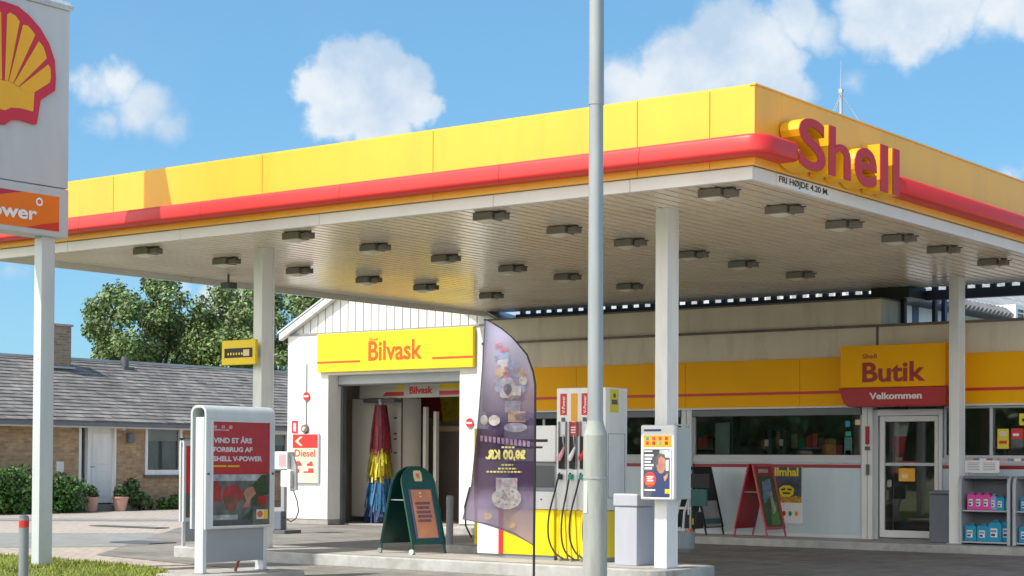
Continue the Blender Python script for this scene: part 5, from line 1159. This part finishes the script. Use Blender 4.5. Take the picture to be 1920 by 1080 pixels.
mb = MB(); mb.cyl((HX-3.55,19.6,4.1),(HX-3.55,19.6,4.52),.11,.11,'dark_grey',14); mb.box(HX-3.75,HX-3.35,19.4,19.8,4.1,4.2,'dark_grey'); mb.build('vent_pipe', ro)
# door with side light
mb = MB(); mb.box(HX-.2,HX+.02,14.98,15.06,.17,2.36,'white_paint'); mb.box(HX-.2,HX+.02,15.28,15.36,.17,2.36,'white_paint'); mb.box(HX-.2,HX+.02,16.20,16.27,.17,2.36,'white_paint'); mb.box(HX-.2,HX+.02,15.06,16.2,2.28,2.36,'white_paint'); mb.box(HX-.2,HX-.02,15.06,15.28,.17,.75,'white_paint'); do = mb.build('door_frame', hs)
mb = MB(); mb.box(HX-.15,HX-.08,15.36,16.20,.18,2.28,'white_paint'); mb.box(HX-.08,HX-.065,15.50,16.06,.35,1.1,'white_paint'); mb.box(HX-.08,HX-.065,15.50,16.06,1.25,2.1,'white_paint'); dd2 = mb.build('door', hs, bevel=.008)
mb = MB(); mb.tube([(HX-.07,15.44,1.18),(HX-.01,15.44,1.18),(HX-.01,15.54,1.18)], .013, 'steel', 8); mb.build('handle', dd2)
mb = MB(); mb.poly([(HX-.12,15.06,.75),(HX-.12,15.28,.75),(HX-.12,15.28,2.28),(HX-.12,15.06,2.28)], 'glass'); mb.build('side_light', do)
mb = MB(); mb.box(HX,HX+.85,14.75,16.3,-.03,.15,'step_stone'); M['step_stone'] = mat('step_stone', (.16,.155,.15), .9, var=.15, bump=.3); mb.build('step', hs, bevel=.015)
mb = MB(); mb.box(HX+.0,HX+.05,14.22,14.45,1.02,1.32,'white_paint'); mb.build('letter_box', hs, bevel=.008)
mb = MB(); mb.box(HX+.0,HX+.16,16.62,16.82,1.85,2.12,'slate_bin'); mb.build('wall_lamp', hs, bevel=.03)
mb = MB(); mb.box(HX+.1,HX+.17,16.38,16.45,2.20,2.28,'white'); mb.build('camera_lamp', hs)
def hwin(y0, y1, z0, z1):
    f = .09; mb = MB(); mb.box(HX-.1,HX+.02,y0,y0+f,z0,z1,'white_paint'); mb.box(HX-.1,HX+.02,y1-f,y1,z0,z1,'white_paint'); mb.box(HX-.1,HX+.02,y0+f,y1-f,z0,z0+f*1.6,'white_paint'); mb.box(HX-.1,HX+.02,y0+f,y1-f,z1-f,z1,'white_paint'); w = mb.build('window', hs)
    mb = MB(); mb.poly([(HX-.05,y0+f,z0+f),(HX-.05,y1-f,z0+f),(HX-.05,y1-f,z1-f),(HX-.05,y0+f,z1-f)], 'glass'); mb.build('pane', w)
    mb = MB(); mb.box(HX,HX+.08,y0-.05,y1+.05,z0-.07,z0,'dark_grey'); mb.build('sill', w)
    mb = MB(); ys_ = [y0+f+(y1-y0-2*f)*i/24 for i in range(25)]
    for i in range(24):
        if 11 <= i <= 13: continue
        xa = HX-.16+.02*math.sin(i*1.7); xb = HX-.16+.02*math.sin((i+1)*1.7); mb.poly([(xa,ys_[i],z0+.1),(xb,ys_[i+1],z0+.1),(xb,ys_[i+1],z1-.1),(xa,ys_[i],z1-.1)], 'curtain', True)
    mb.build('curtain', w); mb = MB(); mb.box(HX-.12,HX-.11,y0+f,y1-f,z1-.42,z1-f,'trim_white'); mb.build('blind', w)
M['curtain'] = mat('curtain', (.45,.46,.48), .8, var=.15)
hwin(17.32,18.70,.95,2.34); hwin(21.77,23.08,1.07,2.26)
mb = MB(); mb.box(HX-6,HX-1.2,4.4,27,-.02,2.3,'inner_dark'); mb.build('interior', hs)
# shrubs, pots, plants
def plant(name, label, cat, clumps, n, size, m, base, stem=True, group=None, seed=1):
    o = thing(name, label, cat, base, group); mb = MB(); leaves(mb, clumps, n, size, m, random.Random(seed)); mb.build('foliage', o)
    if stem:
        mb = MB(); rr2 = random.Random(seed+50)
        for _ in range(9):
            c, r = rr2.choice(clumps); mb.tube([Vector(base)+Vector((rr2.uniform(-.1,.1),rr2.uniform(-.1,.1),0)), Vector(c)+Vector((0,0,r*.3))], [.018,.006], 'bark', 5)
        mb.build('stem', o)
    return o
rr = random.Random(21)
def hedge(y0, y1, h, x=-27.9): return [((x+rr.uniform(-.35,.35), y, z), rr.uniform(.26,.42)) for y in [y0+(y1-y0)*i/9 for i in range(10)] for z in (.25, h*.6, h-.2+rr.uniform(-.1,.1))]
plant('shrub', 'leafy green shrub at the left edge behind the sign post', 'shrub', hedge(10.8,12.45,1.08), 5200, .055, 'bush_leaf', (-27.9,11.6,0), seed=31)
plant('shrub', 'leafy green shrub just right of the sign post below the letter box', 'shrub', hedge(12.9,13.95,.86,-27.9), 4200, .055, 'bush_leaf', (-27.9,13.4,0), seed=32)
plant('shrub', 'loose grey green shrub right of the potted plants by the house', 'shrub', [((-28.2,16.2,.35),.28),((-28.2,16.15,.65),.24),((-28.15,16.5,.25),.25),((-28.2,16.05,.5),.2)], 1500, .06, 'plant_leaf', (-28.2,16.2,0), seed=33)
plant('ground_plants', 'low green border plants under the house window', 'plants', [((-28.4+rr.uniform(-.2,.2), y, rr.uniform(.1,.2)), rr.uniform(.16,.26)) for y in [16.7+i*.2 for i in range(16)]], 2400, .05, 'bush_leaf', (-28.4,18.2,0), stem=False, seed=34)
for i, (y, lb) in enumerate(((14.55,'terracotta pot with a small plant left of the white door'),(15.55,'terracotta pot with a small plant right of the white door'))):
    x = -27.95; o = thing('flower_pot', lb, 'flower pot', (x,y,0), 'pots flanking the door'); 
    mb = MB(); mb.cyl((x,y,0),(x,y,.33),.15,.21,'terracotta',18); mb.cyl((x,y,.33),(x,y,.38),.225,.225,'terracotta',18); mb.build('pot', o)
    mb = MB(); leaves(mb, [((x,y,.48),.21),((x+.08,y-.08,.58),.14)], 420, .05, 'plant_leaf', random.Random(40+i)); mb.build('foliage', o)

# ================================================================== TREES
def tree(label, base, h, clumps, n, size, seed):
    o = thing('tree', label, 'tree', base); rr2 = random.Random(seed)
    mb = MB(); bx, by, bz = base; mb.tube([(bx,by,0),(bx+.1,by,h*.35),(bx-.05,by+.05,h*.6),(bx,by,h*.85)], [.32,.24,.15,.05], 'bark', 10)
    for c, r in rr2.sample(clumps, min(16, len(clumps))):
        s0 = Vector((bx,by,h*rr2.uniform(.3,.55))); c = Vector(c); mb.tube([s0, (s0+c)/2+Vector((0,0,.3)), c], [.10,.06,.02], 'bark', 6)
    mb.build('trunk', o)
    mb = MB(); leaves(mb, clumps, n, size, 'tree_leaf', rr2); mb.build('crown', o); return o
def crown(cx, cy, z0, z1, rw, n, seed, lean=0, dx=.8, dy=.6):
    rr2 = random.Random(seed); out = []
    while len(out) < n:
        u, v, w = rr2.uniform(-1,1), rr2.uniform(-1,1), rr2.uniform(-1,1)
        if u*u+v*v+w*w > 1: continue
        if u*u+v*v+w*w < .25 and rr2.random() < .6: continue
        zc = (z0+z1)/2 + w*(z1-z0)/2; 
        out.append(((cx+u*rw*dx-v*rw*dy, cy+u*rw*dy+v*rw*dx, zc), rr2.uniform(.38,.72)))
    return out
tree('broad green tree rising behind the house roof near the chimney', (-46.6,33.1,0), 8.6, crown(-46.6,33.1,3.0,9.0,3.25,105,61), 38000, .085, 62)
tree('dark green tree behind the left canopy column and car wash', (-42.9,36.4,0), 8.2, crown(-42.9,36.4,3.0,9.0,3.8,125,66), 40000, .085, 67)
tree('lower tree filling the gap above the far roof ridge', (-51.0,40.6,0), 7.4, crown(-51.0,40.6,2.5,7.9,3.0,80,71), 14000, .11, 72)

# ================================================================== HALF TIMBERED HOUSE
th = thing('half_timbered_house', 'pale house with dark posts and light tiled roof behind the shop', 'house', (-10,28,0))
TX = -8.0; e_z = 5.10
mb = MB(); mb.box(TX-6,TX,19.6,40,0,e_z-.06,'pale_panel'); M['pale_panel'] = mat('pale_panel', (.55,.60,.66), .7, var=.05); mb.build('wall', th)
for y in (21.05,22.0,22.15,23.25,24.9,27.6,30):
    mb = MB(); mb.box(TX,TX+.03,y,y+.16,0,e_z-.06,'navy' if y<23 else 'timber'); mb.build('post', th)
M['timber'] = mat('timber', (.05,.055,.07), .7); mb = MB(); mb.box(TX,TX+.5,19.4,40.2,e_z-.06,e_z-.01,'timber'); mb.build('eaves', th)
for ch_ in th.children:
    pass
mb = MB(); mb.prism([(TX+.5,19.3,e_z-.02),(TX-3.5,19.3,e_z+3.2),(TX-7.5,19.3,e_z-.02)][::-1], (0,21,0), 'pale_roof'); tr_ = mb.build('roof', th)
mb = MB(); y = 19.4
while y < 40: mb.cyl((TX+.53,y,e_z+.02),(TX+.3,y,e_z+.2),.09,.09,'tile_dark',8); y += .26
M['tile_dark'] = mat('tile_dark', (.16,.16,.17), .8, var=.2); mb.build('eaves_tiles', tr_)
mb = MB(); y0, y1, z0, z1 = 26.9, 28.2, 4.85, 5.42; x = TX+.62
mb.box(x-.6,x,y0,y0+.14,z0,z1,'white_paint'); mb.box(x-.6,x,y1-.14,y1,z0,z1,'white_paint'); mb.box(x-.6,x,y0+.14,y1-.14,z1-.11,z1,'white_paint'); mb.box(x-.04,x,(y0+y1)/2-.03,(y0+y1)/2+.03,z0,z1-.11,'white_paint'); mb.box(x-.04,x,y0+.14,(y0+y1)/2-.03,5.2,5.23,'white_paint'); mb.box(x-.04,x,(y0+y1)/2+.03,y1-.14,5.2,5.23,'white_paint')
dwn = mb.build('window', tr_); mb = MB(); mb.poly([(x-.05,y0+.1,z0),(x-.05,y1-.1,z0),(x-.05,y1-.1,z1-.1),(x-.05,y0+.1,z1-.1)], 'glass'); mb.build('pane', dwn)

for me_, names in PENDING:
    for nm_ in names: me_.materials.append(M[nm_])
SC.render.engine = 'CYCLES'
SC.cycles.max_bounces = 8; SC.cycles.transparent_max_bounces = 12; SC.cycles.diffuse_bounces = 4; SC.cycles.glossy_bounces = 4
SC.cycles.sample_clamp_indirect = 8
